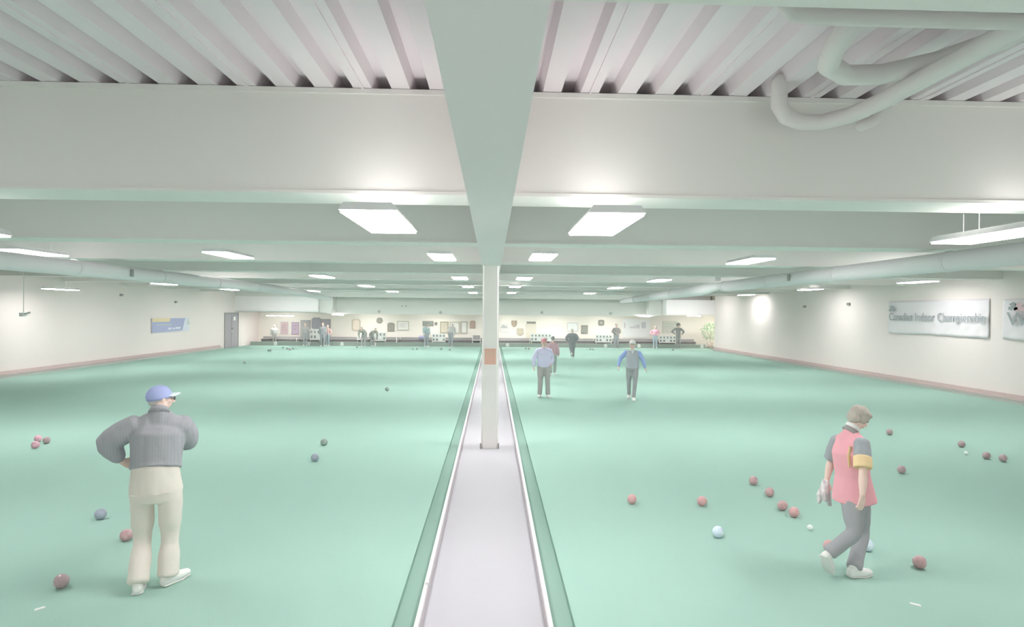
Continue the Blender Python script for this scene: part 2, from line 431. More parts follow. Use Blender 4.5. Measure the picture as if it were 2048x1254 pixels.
duct([(-8.3, 6.5, 3.24), (-8.3, 14, 3.26), (-8.3, 22.0, 3.26), (-8.5, 27, 3.22), (-9.0, 33, 3.12)], [.158, .158, .158, .15, .12], 'large round white duct running along the left side of the hall', bands=[(-8.3, y, 3.26) for y in (9, 12, 15, 18, 21)])
# small dark tags on the ducts
for px, py, X, lab in ((1577, 555, 7.15-.175, 'small dark tag on the right duct'), (264, 546, -8.3+.175, 'small dark tag on the left duct')):
    p = on_x(px, py, X); m = MB(); m.box(-.012, .012, -.05, .05, -.08, .08); o = m.build('duct_tag', M_DARK); o.location = p; tag(o, lab, 'tag')
# roof space pipes, upper right
def arc(c, r, a0, a1, n, plane='xz'):
    out = []
    for i in range(n+1):
        a = R(a0+(a1-a0)*i/n); out.append((c[0]+r*math.cos(a), c[1]+(r*math.sin(a) if plane == 'xy' else 0), c[2]+(r*math.sin(a) if plane == 'xz' else 0)))
    return out
m = MB(); m.tube([(3.13, 1.9, 4.18), (3.13, 4.7, 4.18), (3.08, 5.02, 4.18), (2.93, 5.18, 4.17), (2.75, 5.22, 4.18), (2.61, 5.2, 4.22), (2.54, 5.18, 4.31), (2.53, 5.16, 4.52)], .07, 16)
tag(m.build('roof_pipe', M_PIPE, None, True), 'long white roof pipe bending round in front of the first beam', 'pipe')
m = MB(); m.tube([(3.5, 5.1, 4.5), (3.5, 5.18, 4.3), (3.42, 5.22, 4.2), (3.3, 5.2, 4.15)], .05, 14)
tag(m.build('roof_pipe', M_PIPE, None, True), 'short white pipe elbow beside the end of the long roof pipe', 'pipe')
m = MB(); m.tube([(2.3, 3.58, 4.52), (2.3, 3.7, 4.34), (2.32, 3.95, 4.29), (2.45, 4.25, 4.28), (2.68, 4.42, 4.28), (2.95, 4.42, 4.29), (3.25, 4.25, 4.32), (3.5, 3.95, 4.36), (3.6, 3.7, 4.42)], .075, 16)
tag(m.build('roof_pipe', M_PIPE, None, True), 'looping white roof pipe hanging under the deck, upper right', 'pipe')
m = MB(); m.tube([(1.62, 3.29, 4.5), (1.62, 3.29, 4.24), (1.70, 3.29, 4.15), (1.85, 3.29, 4.14), (6.5, 3.29, 4.14)], .045, 16)
tag(m.build('roof_pipe', M_PIPE, None, True), 'straight white roof pipe parallel to the beams at the top right', 'pipe')

# ------------------------------------------------------------------ far platform: bench run, score boards, stands
bx0, bx1 = px_x(524, 42.4), px_x(1391, 42.4)
bench_edges = [524, 602, 662, 740, 800, 866, 945, 1060, 1188, 1318, 1391]
places = ['under the pink poster', 'under the dark panels', 'under the rounded frame', 'under the arched plaque', 'under the wide white frame', 'under the tall frames', 'beside the column', 'under the white notice frame', 'under the white banner', 'beside the potted tree']
zt = on_y(700, 674, 42.4).z
proto_b = {}
for i in range(10):
    xa_, xb_ = px_x(bench_edges[i], 42.4)+.02, px_x(bench_edges[i+1], 42.4)-.02
    r = empty('bench', ((xa_+xb_)/2, 42.4, 0), 0, 'long grey bench at the far platform '+places[i], 'bench', 'grey benches along the far platform')
    L = xb_-xa_
    m = MB(); m.box(-L/2, L/2, .20, .26, .38, zt); m.build('backrest', M_GREY, r)
    m = MB(); m.box(-L/2, L/2, -.22, .22, .38, .43); m.build('seat', M_GREYD, r)
    m = MB(); m.box(-L/2, L/2, -.14, -.10, .0, .38); m.build('front_board', M_GREY, r)
    for s in (-1, 1):
        m = MB(); m.box(s*(L/2-.04)-.03, s*(L/2-.04)+.03, -.2, .22, .0, .38); m.build('leg', M_GREYD, r)
def scoreboard(px0, px1, py0, py1, Y, cols, label):
    a, b = on_y(px0, py0, Y), on_y(px1, py1, Y); W_, Ht = b.x-a.x, a.z-b.z
    r = empty('scoreboard', ((a.x+b.x)/2, Y, 0), 0, label, 'scoreboard', None)
    m = MB(); m.box(-W_/2, W_/2, -.02, .02, b.z, a.z); brd = m.build('board', M_WHITE, r)
    for i in range(cols):
        cx = -W_/2+W_*(i+.5)/cols; cw = W_/cols*.22
        m = MB(); m.box(cx-cw, cx+cw, -.028, -.02, b.z+Ht*.62, b.z+Ht*.86); m.build('number_card', M_GREYD, brd)
        if i % 3 == 2: continue
        cw = W_/cols*.27
        m = MB(); m.box(cx-cw, cx+cw, -.028, -.02, b.z+Ht*.16, b.z+Ht*.42); m.build('number_card', M_DARK, brd)
    for s in (-1, 1):
        m = MB(); m.tube([(s*W_*.45, .0, b.z), (s*W_*.45, -.02, .0)], .02, 8, round_=False); m.build('leg', M_WHITE, r)
scoreboard(620, 640, 658, 680, 41.98, 3, 'white flip scoreboard in front of the dark wall panels')
scoreboard(743, 772, 664, 682, 41.98, 4, 'white flip scoreboard under the arched dark plaque')
scoreboard(864, 891, 667, 684, 41.98, 4, 'white flip scoreboard between the two leaning men')
scoreboard(1061, 1103, 667, 683, 41.98, 6, 'wide white flip scoreboard behind the man in the red cap')
scoreboard(1191, 1224, 669, 685, 41.98, 5, 'white flip scoreboard left of the standing man in black')
scoreboard(1318, 1352, 671, 686, 41.98, 5, 'white flip scoreboard behind the pair at the far right')
# white folding chair next to column, thin stands, markers on the bank
def stool(px, pyb, Y, label, wd=.5):
    p = on_y(px, pyb, Y); Y = 41.92; r = empty('folding_chair', (p.x, Y, 0), 0, label, 'chair')
    m = MB(); m.box(-wd/2, wd/2, -.2, .2, .42, .46); m.build('seat', M_WHITE, r)
    m = MB(); m.box(-wd/2, wd/2, .18, .21, .52, .78); m.build('backrest', M_GREY if px > 900 else M_WHITE, r)
    for sx in (-1, 1):
        for a_, b_ in ((-.24, .2), (.2, -.2)):
            m = MB(); m.tube([(sx*wd*.48, a_, 0), (sx*wd*.48, b_*.9, .44 if a_ < 0 else .8)], .018, 8, round_=False); m.build('leg', M_WHITE, r)
stool(953, 690, 41.98, 'white folding chair standing on the platform left of the column', .55)
stool(720, 684, 41.98, 'small white folding chair left of the bending pair', .35)
def stand(px, Y, z1, label):
    p = on_y(px, 690, Y); r = empty('rink_stand', (p.x, Y, 0), 0, label, 'stand')
    m = MB(); m.tube([(0, 0, 0.02), (0, 0, z1)], .028, 8); m.build('pole', M_WHITE, r)
    m = MB(); m.ell((0, 0, .03), (.16, .12, .04)); m.build('base', M_WHITE, r, True)
stand(793, 41.98, .68, 'white post on a round base between the round plaque and wide frame')
stand(798-205, 41.98, .5, 'white post between the two framed posters on the far platform')
for px, lab in ((551, 'below the seated man in grey'), (617, 'below the first flip scoreboard'), (684, 'right of the person in red'), (749, 'below the second scoreboard'), (1015, 'right of the column'), (1211, 'left of the man in black'), (1278, 'behind the man in the grey vest'), (1404, 'beside the potted tree')):
    p = on_y(px, 688, YG+.285)
    m = MB(); m.prism([(-.11, -.1), (.11, -.1), (.11, .1), (0, .16), (-.11, .1)], -.012, .012); o = m.build('rink_marker', M_WHITE); o.location = (p.x, YG+.285, .11)
    tag(o, 'small white rink number marker on the far bank '+lab, 'marker', None)

# ------------------------------------------------------------------ things on the back wall
def outline(kind, w_, h_):
    a, b = w_/2, h_/2
    if kind == 'rect': return [(-a, -b), (a, -b), (a, b), (-a, b)]
    if kind == 'round': return [(a*math.cos(t*math.pi/12), b*math.sin(t*math.pi/12)) for t in range(24)]
    if kind == 'arch': return [(-a, -b), (a, -b), (a, b*.6)]+[(a*math.cos(t*math.pi/8), b*.6+b*.4*math.sin(t*math.pi/8)) for t in range(1, 8)]+[(-a, b*.6)]
    if kind == 'shield': return [(-a*.85, -b*.45), (0, -b), (a*.85, -b*.45), (a, b*.6), (a*.7, b), (0, b*.85), (-a*.7, b), (-a, b*.6)]
    if kind == 'soft': return [(-a, -b*.7), (-a*.6, -b), (a*.6, -b), (a, -b*.7), (a, b*.7), (a*.6, b), (-a*.6, b), (-a, b*.7)]
def wall_item(name, kind, x0, x1, y0, y1, frame, inner, label, cat, border=.15, extra=None):
    Y = YB-.03; a, b = on_y(x0, y0, Y), on_y(x1, y1, Y); W_, Ht = b.x-a.x, a.z-b.z
    r = empty(name, ((a.x+b.x)/2, Y, (a.z+b.z)/2), 0, label, cat)
    m = MB(); m.prism(outline(kind, W_, Ht), -.015, .028); m.build('frame' if inner else 'plaque_board', frame, r)
    if inner:
        m = MB(); bw = min(W_, Ht)*border; m.prism(outline(kind, W_-2*bw, Ht-2*bw), -.02, -.015); m.build('print', inner, r)
    if extra: extra(r, W_, Ht)
    return r
mm = lambda n, c: mat(n, c, .7, .2, .05, 5)
def inner_shapes(cols, n=3):
    def f(r, W_, Ht):
        for i in range(n):
            m = MB(); h = Ht*.5/n; z = Ht*.22-i*Ht*.5/n
            m.box(-W_*.25, W_*(.25-.08*(i % 2)), -.024, -.02, z-h*.3, z+h*.1); m.build('printed_line', cols, r)
    return f
G1, G2, BR = mm('frame_grey', (196, 194, 186)), mm('plaque_grey', (158, 157, 150)), mm('plaque_brown', (188, 168, 160))
wall_item('framed_poster', 'rect', 560, 578, 642, 669.5, M_WHITE, mm('poster_pink', (216, 196, 198)), 'pale pink framed poster, first from the left on the far wall', 'poster', .08, inner_shapes(mm('poster_pink2', (196, 176, 182)), 3))
wall_item('framed_poster', 'rect', 583, 598, 644, 669.5, mm('poster_frame_purple', (186, 172, 190)), mm('poster_mauve', (200, 184, 198)), 'mauve framed poster with dark border beside the pink one', 'poster', .12, inner_shapes(mm('poster_mauve2', (178, 164, 180)), 2))
wall_item('notice_board', 'rect', 601, 621, 640, 682, mm('panel_grey', (172, 172, 170)), mm('panel_grey2', (180, 178, 178)), 'tall grey wall panel left of the dark hanging screen', 'board', .06)
wall_item('hanging_screen', 'soft', 623.5, 642.5, 635, 659, mm('screen_grey', (166, 165, 168)), mm('screen_grey2', (170, 170, 176)), 'dark grey screen above the first flip scoreboard', 'screen', .08)
wall_item('notice_board', 'rect', 643.5, 661, 638, 673, mm('panel_mauve', (172, 166, 170)), mm('panel_mauve2', (178, 176, 182)), 'mauve grey wall board behind the person in red', 'board', .06)
wall_item('framed_plaque', 'soft', 704, 721, 638, 662, mm('frame_tan', (216, 204, 188)), mm('print_peach', (240, 226, 214)), 'tan frame with rounded corners and a peach print', 'plaque', .14)
wall_item('wall_plaque', 'round', 753, 765.5, 635, 647, G2, mm('plaque_grey3', (166, 166, 158)), 'round dark grey wall plaque', 'plaque', .2)
wall_item('wall_plaque', 'arch', 775, 789, 645, 663, G2, mm('plaque_grey4', (166, 162, 152)), 'dark plaque with an arched top', 'plaque', .12)
wall_item('picture_frame', 'rect', 794, 818, 642, 661, mm('frame_light', (206, 204, 194)), mm('paper', (244, 242, 238)), 'wide white print in a thin grey frame', 'picture', .10, inner_shapes(mm('paper_line', (222, 220, 214)), 3))
wall_item('wall_plaque', 'rect', 845, 867, 642, 652.5, G2, mm('plaque_green', (160, 166, 158)), 'dark flat plaque above the leaning man in blue grey', 'plaque', .2)
wall_item('wall_plaque', 'round', 869, 875, 644, 651, G2, None, 'small round dark plaque between the leaning men', 'plaque')
wall_item('picture_frame', 'rect', 880, 897, 643, 667, mm('frame_olive', (186, 180, 160)), mm('paper_tan', (222, 214, 198)), 'olive framed tan print left of the grey shirted man', 'picture', .15, inner_shapes(mm('paper_tan2', (204, 196, 178)), 3))
wall_item('picture_frame', 'rect', 899, 920, 643, 668, mm('frame_beige', (212, 206, 196)), mm('paper', (244, 242, 238)), 'beige framed print behind the grey shirted man', 'picture', .14)
wall_item('picture_frame', 'rect', 921.5, 935, 642.5, 668, G1, mm('paper', (244, 242, 238)), 'narrow upright print in a grey frame', 'picture', .18)
wall_item('wall_plaque', 'arch', 940, 951, 641, 657, BR, mm('plaque_rust', (200, 178, 168)), 'reddish brown plaque left of the column', 'plaque', .15)
def mount(r, W_, Ht):
    m = MB(); m.prism([(-W_*.45, 0), (-W_*.1, Ht*.42), (W_*.1, Ht*.3), (W_*.45, Ht*.1), (W_*.45, 0)], -.026, -.02); m.build('printed_shape', mm('shape_grey', (190, 190, 188)), r)
wall_item('picture_frame', 'rect', 1000, 1016, 648, 664, mm('paper_grey', (226, 224, 222)), None, 'pale grey print with a dark jagged top right of the column', 'picture', extra=mount)
wall_item('wall_plaque', 'shield', 1022.5, 1034, 640.5, 655, mm('shield_brown', (176, 164, 152)), mm('shield_brown2', (186, 170, 156)), 'dark brown shield plaque, higher of the two', 'plaque', .16)
wall_item('wall_plaque', 'shield', 1033.5, 1047, 656, 671.5, mm('shield_tan', (204, 198, 180)), mm('shield_tan2', (212, 204, 186)), 'tan shield plaque, lower of the two', 'plaque', .14)
wall_item('wall_sign', 'rect', 1053.5, 1071.5, 643, 647.5, G2, None, 'narrow dark sign board above the pale door outline', 'sign')
m = MB(); pa, pb = on_y(1052, 647, YB), on_y(1072, 690, YB)
m.box(pa.x, pa.x+.03, YB-.02, YB, .0, pa.z); m.box(pb.x-.03, pb.x, YB-.02, YB, .0, pa.z); m.box(pa.x, pb.x, YB-.02, YB, pa.z-.03, pa.z); m.box(pa.x, pb.x, YB-.01, YB, 0, pa.z)
tag(m.build('door_2', mat('door_cream', (236, 230, 216), .8)), kind='structure')
wall_item('picture_frame', 'rect', 1134, 1156, 645, 663, mm('frame_pale', (226, 222, 222)), mm('paper_white', (248, 250, 248)), 'white notice frame above the white haired walker in black', 'picture', .1)
wall_item('wall_plaque', 'rect', 1162.5, 1175.5, 650.5, 667.5, G2, mm('plaque_green2', (170, 172, 164)), 'upright dark rectangular plaque right of the white notice frame', 'plaque', .14)
wall_item('wall_plaque', 'soft', 1196.5, 1208.5, 639.5, 651.5, G2, mm('plaque_light', (190, 190, 182)), 'small square dark plaque with a light centre', 'plaque', .32)
def banner_marks(r, W_, Ht):
    def bit(nm, x0, x1, z0, z1, c):
        m = MB(); m.box(x0*W_, x1*W_, -.026, -.02, z0*Ht, z1*Ht); m.build(nm, c, r)
    bit('red_mark', -.43, -.40, .02, .30, mm('mark_pink', (214, 200, 206)))
    bit('faint_line', -.24, -.08, .02, .10, mm('mark_faint', (226, 226, 230)))
    bit('mark', -.06, -.03, .0, .16, mm('mark_grey', (204, 200, 214)))
    bit('mark', .02, .05, .02, .2, mm('mark_grey', (204, 200, 214)))
    bit('mark', .08, .11, .0, .2, mm('mark_grey', (204, 200, 214)))
    bit('tall_mark', .2, .36, .02, .34, mm('mark_light', (220, 220, 224)))
wall_item('banner', 'rect', 1245, 1299, 638, 676, mm('banner_white', (250, 250, 250)), None, 'large white banner with faint marks on the far wall', 'banner', extra=banner_marks)
def strokes(r, W_, Ht):
    for i, (a, b, z) in enumerate(((-.4, .5, .2), (-.45, .1, .0), (0, .5, -.12))):
        m = MB(); m.box(a*W_, b*W_, -.03, -.02, z*Ht, (z+.08)*Ht); m.build('pale_stroke', mm('stroke_green', (206, 216, 208)), r)
wall_item('wall_poster', 'rect', 1326, 1354, 642, 666, mm('poster_grey_green', (222, 222, 212)), None, 'pale green streaked poster behind the big haired figure', 'poster', extra=strokes)

# ------------------------------------------------------------------ banners with lettering on the side walls
def text_obj(body, name, m, parent, size, loc, rot, xs=1.0, ext=.003, align='LEFT', bold=0.0):
    c = bpy.data.curves.new('lettering', 'FONT'); c.body = body; c.size = size; c.extrude = ext; c.align_x = align; c.offset = bold; c.resolution_u = 3
    t = bpy.data.objects.new('tmp_text', c); COL.objects.link(t)
    dg = bpy.context.evaluated_depsgraph_get(); dg.update()
    me_ = bpy.data.meshes.new_from_object(t.evaluated_get(dg)); bpy.data.objects.remove(t)
    o = link(name, me_, m, parent); me_.materials.clear(); me_.materials.append(m)
    o.scale = (xs, 1, 1); o.location = loc; o.rotation_euler = rot
    return o
def side_banner(side, name, label, x_l, x_r, py_t, py_b, base):
    """x_l/x_r: pixel columns of the far and near edge; returns the root at the edge where reading starts"""
    X = XR-.03 if side > 0 else XL+.03
    pa_, pb_ = on_x(x_l, py_t, X), on_x(x_r, py_t, X)
    pm = on_x((x_l+x_r)/2, py_t, X); pn = on_x((x_l+x_r)/2, py_b, X)
    return X, pa_.y, pb_.y, pm.z, pn.z
CLOTH = mat('banner_cloth', (238, 232, 236), .8, .15)
X, ya, yb, zt_, zb_ = side_banner(1, 'b', '', 1778, 1979, 600, 671, None)
def cloth_sheet(L, H, amp, mtl, name, parent, sag=.03):
    bm = bmesh.new(); nx, nz = 60, 14; g = []
    for i in range(nx+1):
        col = []
        for j in range(nz+1):
            u, v_ = i/nx, j/nz
            d = amp*(noise.noise(V((u*9, v_*3+u*5, 2)))*1.2+.6*math.sin(u*20-v_*6))*(1-v_)**.7
            col.append(bm.verts.new((u*L, -abs(d)-.004, -H*(1-v_)-sag*math.sin(u*math.pi*3)*(1-v_)*.4)))
        g.append(col)
    for i in range(nx):
        for j in range(nz): bm.faces.new((g[i][j], g[i+1][j], g[i+1][j+1], g[i][j+1]))
    me_ = bpy.data.meshes.new(name); bm.to_mesh(me_); bm.free()
    for p in me_.polygons: p.use_smooth = True
    o = link(name, me_, mtl, parent); s = o.modifiers.new('thick', 'SOLIDIFY'); s.thickness = .003
    return o
LETT = mat('banner_letter_grey', (174, 177, 181), .7); LRED = mat('banner_red', (232, 200, 204), .7)
# reading direction on the right wall runs from far to near: local +x = world -y, outward normal local -y = world -x
RW = R(-90)
r1 = empty('championship_banner', (XR-.02, ya, zt_), RW, 'white cloth banner lettered Canadian Indoor Championship on the right wall', 'banner')
L1, H1 = ya-yb, zt_-zb_
cloth_sheet(L1, H1, .05, CLOTH, 'cloth', r1)
tz = -H1*.60
t = text_obj('Canadian Indoor Championship', 'lettering', LETT, r1, .40, (.10, -.075, tz), (R(90), 0, 0), 1.0, .003, bold=.003)
wd = max(v.co.x for v in t.data.vertices); t.scale.x = (L1*.965)/wd
def leaf(parent, x, z, s, m, nm):
    pts_ = [(-.15, -.5), (-.55, -.35), (-.5, 0), (-.2, .05), (-.45, .35), (0, .6), (.45, .35), (.2, .05), (.5, 0), (.55, -.35), (.15, -.5), (0, -.2)]
    mb_ = MB(); mb_.prism([(x+p[0]*s*1.3, z+p[1]*s) for p in pts_], -.10, -.095); return mb_.build(nm, m, parent)
leaf(r1, .28, -H1*.24, .22, LETT, 'emblem')
yw = on_x(2008, 620, XR).y
r2 = empty('white_banner', (XR-.02, yw, on_x(2030, 598, XR).z), RW, 'white banner starting with the letters We, cut off by the frame on the right wall', 'banner')
cloth_sheet(4.2, 1.15, .04, CLOTH, 'cloth', r2)
t = text_obj('We', 'lettering', LETT, r2, .52, (.22, -.09, -.74), (R(90), 0, 0), 1.25, .003, bold=.006)
leaf(r2, .42, -.22, .22, LETT, 'emblem'); leaf(r2, .62, -.24, .24, LRED, 'emblem')
# left wall: blue banner; reading direction from near to far: local +x = world +y, outward normal +x
X, ya, yb, zt_, zb_ = side_banner(-1, 'b', '', 303, 378, 636, 664, None)
LW = R(90)
r3 = empty('blue_banner', (XL+.02, ya, zt_), LW, 'blue banner with a yellow corner strip on the left wall', 'banner')
L3, H3 = yb-ya, zt_-zb_
BLU, YEL, PALE = mat('banner_blue', (178, 180, 210), .7, var=.03, scale=1), mat('banner_yellow', (236, 218, 184), .7), mat('banner_pale', (226, 226, 236), .7)
m = MB(); m.box(0, L3, -.02, -.01, -H3, 0); m.build('backing', PALE, r3)
m = MB(); m.prism([(.03, -H3*.98), (L3*.80, -H3*.92), (L3*.88, -.02), (.03, -.02)], -.03, -.02); m.build('blue_field', BLU, r3)
m = MB(); m.prism([(.04, -H3*.26), (L3*.44, -H3*.26), (L3*.47, -.0), (.04, -.0)], -.036, -.03); m.build('yellow_strip', YEL, r3)
for (a, b, c, d_), cc in (((.10, .50, .42, .50), mat('banner_line_grey', (196, 200, 206), .7)), ((.40, .50, .68, .82), PALE), ((.53, .58, .70, .82), PALE), ((.60, .74, .66, .80), PALE)):
    m = MB(); m.box(L3*a, L3*b, -.036, -.03, -H3*d_, -H3*c); m.build('faint_lettering', cc, r3)
m = MB(); m.prism([(L3*.93, -H3*.5), (L3*1.02, -H3*.5), (L3*.95, -H3*.1)], -.036, -.02); m.build('arrow_mark', mat('arrow_grey', (206, 210, 204), .7), r3)

# pole camera, small wall boxes
p = on_y(47, 628, 19.5)
r = empty('pole_camera', (p.x, 19.5, p.z), 0, 'small grey camera on a thin pole hanging before the left wall', 'camera')
m = MB(); m.tube([(0, 0, 0), (0, 0, Z_DECK-p.z)], .010, 8, round_=False); m.build('pole', M_HOUSE, r)
m = MB(); m.box(-.07, .05, -.09, .09, -.08, .04); m.build('housing', M_HOUSE, r)
m = MB(); m.tube([(.05, -.02, 0), (.22, -.02, .05)], .03, 10); m.build('lens', M_WHITE, r)
for px, py, X_, lab in ((243, 590, XL, 'small grey box high on the left wall before the banner'), (352, 604, XL, 'small grey box on the left wall above the blue banner'), (465, 657, XL, 'small switch plate beside the grey double door'),
                        (1697, 608, XR, 'small dark box on the bright patch of the right wall'), (1609, 613, XR, 'tiny pale box on the right wall past the bright patch')):
    p = on_x(px, py, X_+(.03 if X_ < 0 else -.03)); m = MB(); m.box(-.03, .03, -.09, .09, -.05, .05); o = m.build('wall_box', M_GREY if px != 1697 else M_DARK); o.location = p; tag(o, lab, 'box')
r = empty('strip_light', (16.6, 41.6, 2.32), 0, 'strip lamp added to brighten the corner recess behind the potted tree', 'strip light')
m = MB(); m.box(-.6, .6, -.09, .09, -.05, 0); m.build('diffuser', M_EMIT2, r)  # added lamp, keeps the recess from going dark
# round sensors on the bulkhead
for i, (px, py) in enumerate(((758, 623), (881, 625), (1084, 625), (1221, 627), (804, 612), (812, 612))):
    p = on_y(px, py, YS+1.19); m = MB(); m.ell((0, 0, 0), (.10, .03, .10) if i < 4 else (.06, .03, .06)); o = m.build('round_vent', G1, None, True); o.location = p
    tag(o, ['round vent on the bulkhead above the round dark plaque', 'round vent on the bulkhead above the small round plaque', 'round vent on the bulkhead right of the column', 'round vent on the bulkhead above the square plaque', 'left of two tiny dots on the upper bulkhead', 'right of two tiny dots on the upper bulkhead'][i], 'vent')
# exit lamp pair near the left soffit, and cans under it
p = on_y(460, 574, 33.0)
r = empty('bracket_lamp', p, 0, 'white angled bracket lamp above the left soffit end', 'lamp')
m = MB(); m.box(-.3, .25, -.03, .03, -.10, -.05); m.build('arm', M_WHITE, r); m = MB(); m.tube([(.2, 0, -.1), (-.0, 0, .22)], .05, 8); m.build('head', M_WHITE, r)
m = MB(); m.tube([(0, 0, .2), (0, 0, Z_DECK-p.z)], .012, 6); m.build('hanger', M_GREY, r)

# ------------------------------------------------------------------ potted tree at the far right
pt = V((px_x(1421, 42.3), 42.3, 0.0))
r = empty('potted_tree', pt, 0, 'leafy green potted tree at the far right corner', 'potted plant')
m = MB(); m.tube([(0, 0, 0), (0, 0, .38)], [.17, .22], 16, round_=False); m.build('pot', mat('pot_tan', (226, 212, 202), .7), r, True)
TR = mat('trunk_tan', (206, 198, 184), .8)
m = MB(); m.tube([(0, 0, .3), (-.03, 0, .7), (.02, .02, 1.05)], .022, 8); m.tube([(-.02, 0, .65), (.15, .05, 1.15)], .015, 8); m.tube([(-.03, 0, .7), (-.22, .0, 1.2)], .015, 8); m.build('trunk', TR, r, True)
LF = mat('leaf_green', (184, 212, 176), .8, .15, .12, 9)
m = MB()
random.seed(3)
for i in range(330):
    a = random.uniform(0, 2*math.pi); rr = random.random()**.5; zz = random.uniform(-1, 1)
    c = V((math.cos(a)*rr*.62*math.sqrt(max(.05, 1-zz*zz*.7)), math.sin(a)*rr*.5*math.sqrt(max(.05, 1-zz*zz*.7)), 1.18+zz*.52))
    d = (c-V((0, 0, .8))).normalized()+V((random.uniform(-.5, .5), random.uniform(-.5, .5), random.uniform(-.6, .2))); d.normalize()
    sd = d.cross(V((0, 0, 1))); sd = sd.normalized() if sd.length > .1 else V((1, 0, 0)); up = sd.cross(d)
    Lf, Wf = random.uniform(.12, .2), random.uniform(.025, .045)
    q = [c, c+d*Lf*.5+sd*Wf+up*.01, c+d*Lf-up*.03, c+d*Lf*.5-sd*Wf+up*.01]
    vs_ = [m.bm.verts.new(v) for v in q]+[m.bm.verts.new(v-up*.004) for v in q]
    m.bm.faces.new(vs_[:4]); m.bm.faces.new(vs_[:3:-1])
    for k in range(4): m.bm.faces.new((vs_[k], vs_[k+4], vs_[(k+1) % 4+4], vs_[(k+1) % 4]))
m.build('foliage', LF, r)

# ------------------------------------------------------------------ bowls, jacks, markers on the green
BC = {'red': (204, 156, 156), 'darkred': (188, 150, 152), 'maroon': (170, 146, 148), 'black': (144, 156, 152), 'navy': (152, 158, 172), 'pink': (218, 164, 180), 'blue': (206, 218, 236), 'white': (238, 242, 240)}
BR_ = .0635
bp = {}
def bowl(px, py, colr, label, tilt=(0, 0), r=BR_, group=None):
    """px,py: centre of the bowl in the photograph"""
    g = on_z(px, py, r*.96)
    key = colr
    if key not in bp:
        cm = mat('bowl_'+colr, tuple(min(246, c+12) for c in BC[colr]), .32, .5, coat=.5)
        m = MB(); seg, rings = 28, 18
        rows = []
        for i in range(rings+1):
            th = math.pi*i/rings; rad = math.sin(th); h = math.cos(th)
            if abs(h) > .86: rad *= .985
            rows.append([m.bm.verts.new((BR_*rad*math.cos(k*2*math.pi/seg), BR_*rad*math.sin(k*2*math.pi/seg), BR_*.90*h)) for k in range(seg)] if 0 < i < rings else [m.bm.verts.new((0, 0, BR_*.90*h*.985))])
        for i in range(rings):
            a, b = rows[i], rows[i+1]
            for k in range(seg):
                k2 = (k+1) % seg
                if len(a) == 1: m.bm.faces.new((a[0], b[k], b[k2]))
                elif len(b) == 1: m.bm.faces.new((a[k], b[0], a[k2]))
                else: m.bm.faces.new((a[k], b[k], b[k2], a[k2]))
        me1 = m.mesh('body', True); me1.materials.append(cm)
        m = MB(); m.tube([(0, 0, BR_*.85), (0, 0, BR_*.915)], [.022, .018], 20, round_=False); m.tube([(0, 0, -BR_*.85), (0, 0, -BR_*.915)], [.022, .018], 20, round_=False)
        me2 = m.mesh('disc'); me2.materials.append(mat('disc_'+colr, tuple(min(250, c+26) for c in BC[colr]), .4, .4))
        m = MB(); zz = .52; rr = math.sqrt(1-zz*zz)
        m.tube([(0, 0, BR_*.9*zz-.0012), (0, 0, BR_*.9*zz+.0012)], BR_*rr+.0006, 28, round_=False)
        me3 = m.mesh('groove_ring'); me3.materials.append(mat('ring_'+colr, tuple(max(110, c-10) for c in BC[colr]), .5, .3))
        bp[key] = (me1, me2, me3)
    e = empty('lawn_bowl', (g.x, g.y, r*.955), 0, label, 'bowl', group)
    e.rotation_euler = (R(90+tilt[0]), 0, R(tilt[1]))
    for nm, me_ in zip(('body', 'disc', 'groove_ring'), bp[key]):
        o = bpy.data.objects.new(nm, me_); COL.objects.link(o); o.parent = e
    return e
def jack(px, py, label, r=.032):
    g = on_z(px, py, r); m = MB(); m.ell((0, 0, 0), (r, r, r), seg=20, rings=14); o = m.build('jack_ball', mat('jack_white', (240, 246, 242), .4, .5, coat=.4), None, True); o.location = (g.x, g.y, r)
    return tag(o, label, 'jack')
bowl(123, 1162, 'maroon', 'dark maroon bowl lowest on the left green, in front of the man', (14, -35))
bowl(201, 1028, 'navy', 'dark blue bowl behind the man in beige trousers, above the red one', (-8, 50))
bowl(253, 1070, 'darkred', 'red bowl half hidden by the leg of the man in beige trousers', (5, 20))
bowl(76, 877, 'pink', 'pink bowl touching the dark one at the left edge, farther of two pink', (5, 70))
bowl(71, 889.5, 'pink', 'pink bowl at the left edge, nearer of two pink', (5, 15))
bowl(93, 880.5, 'maroon', 'dark maroon bowl right of the two pink bowls', (0, 100))
bowl(648, 884, 'black', 'black bowl in the middle of the left green, farther of a pair', (10, 20))
bowl(630, 915, 'navy', 'navy bowl in the middle of the left green, nearer of a pair', (-10, -20))
bowl(774, 778, 'black', 'lone black bowl far up the left green near the walkway', (0, 60))
bowl(489, 725, 'black', 'tiny dark bowl far up the left green near the grey door', (0, 20))
bowl(1264, 998, 'red', 'red bowl nearest the walkway on the right green', (12, 70))
bowl(1404, 1002, 'red', 'red bowl directly above the pale blue one', (20, 10))
bowl(1436, 1063.5, 'blue', 'pale blue and white bowl alone below the red bowls', (5, 35))
bowl(1507, 961, 'darkred', 'dark red bowl, farthest in the slanting row of four', (0, 30))
bowl(1539, 984, 'darkred', 'dark red bowl, second in the slanting row of four', (14, 70))
bowl(1565, 1011, 'darkred', 'dark red bowl, third in the slanting row of four', (24, 0))
bowl(1588, 1024, 'red', 'red bowl nearest the white jack in the slanting row of four', (10, 40))
bowl(1659, 1092, 'red', 'red bowl behind the raised white shoe of the woman', (10, 0))
bowl(1734, 1090, 'blue', 'pale blue bowl behind the standing foot of the woman', (0, 0))
bowl(1839, 1124, 'darkred', 'dark red bowl right of the woman, lowest on the right green', (20, 40))
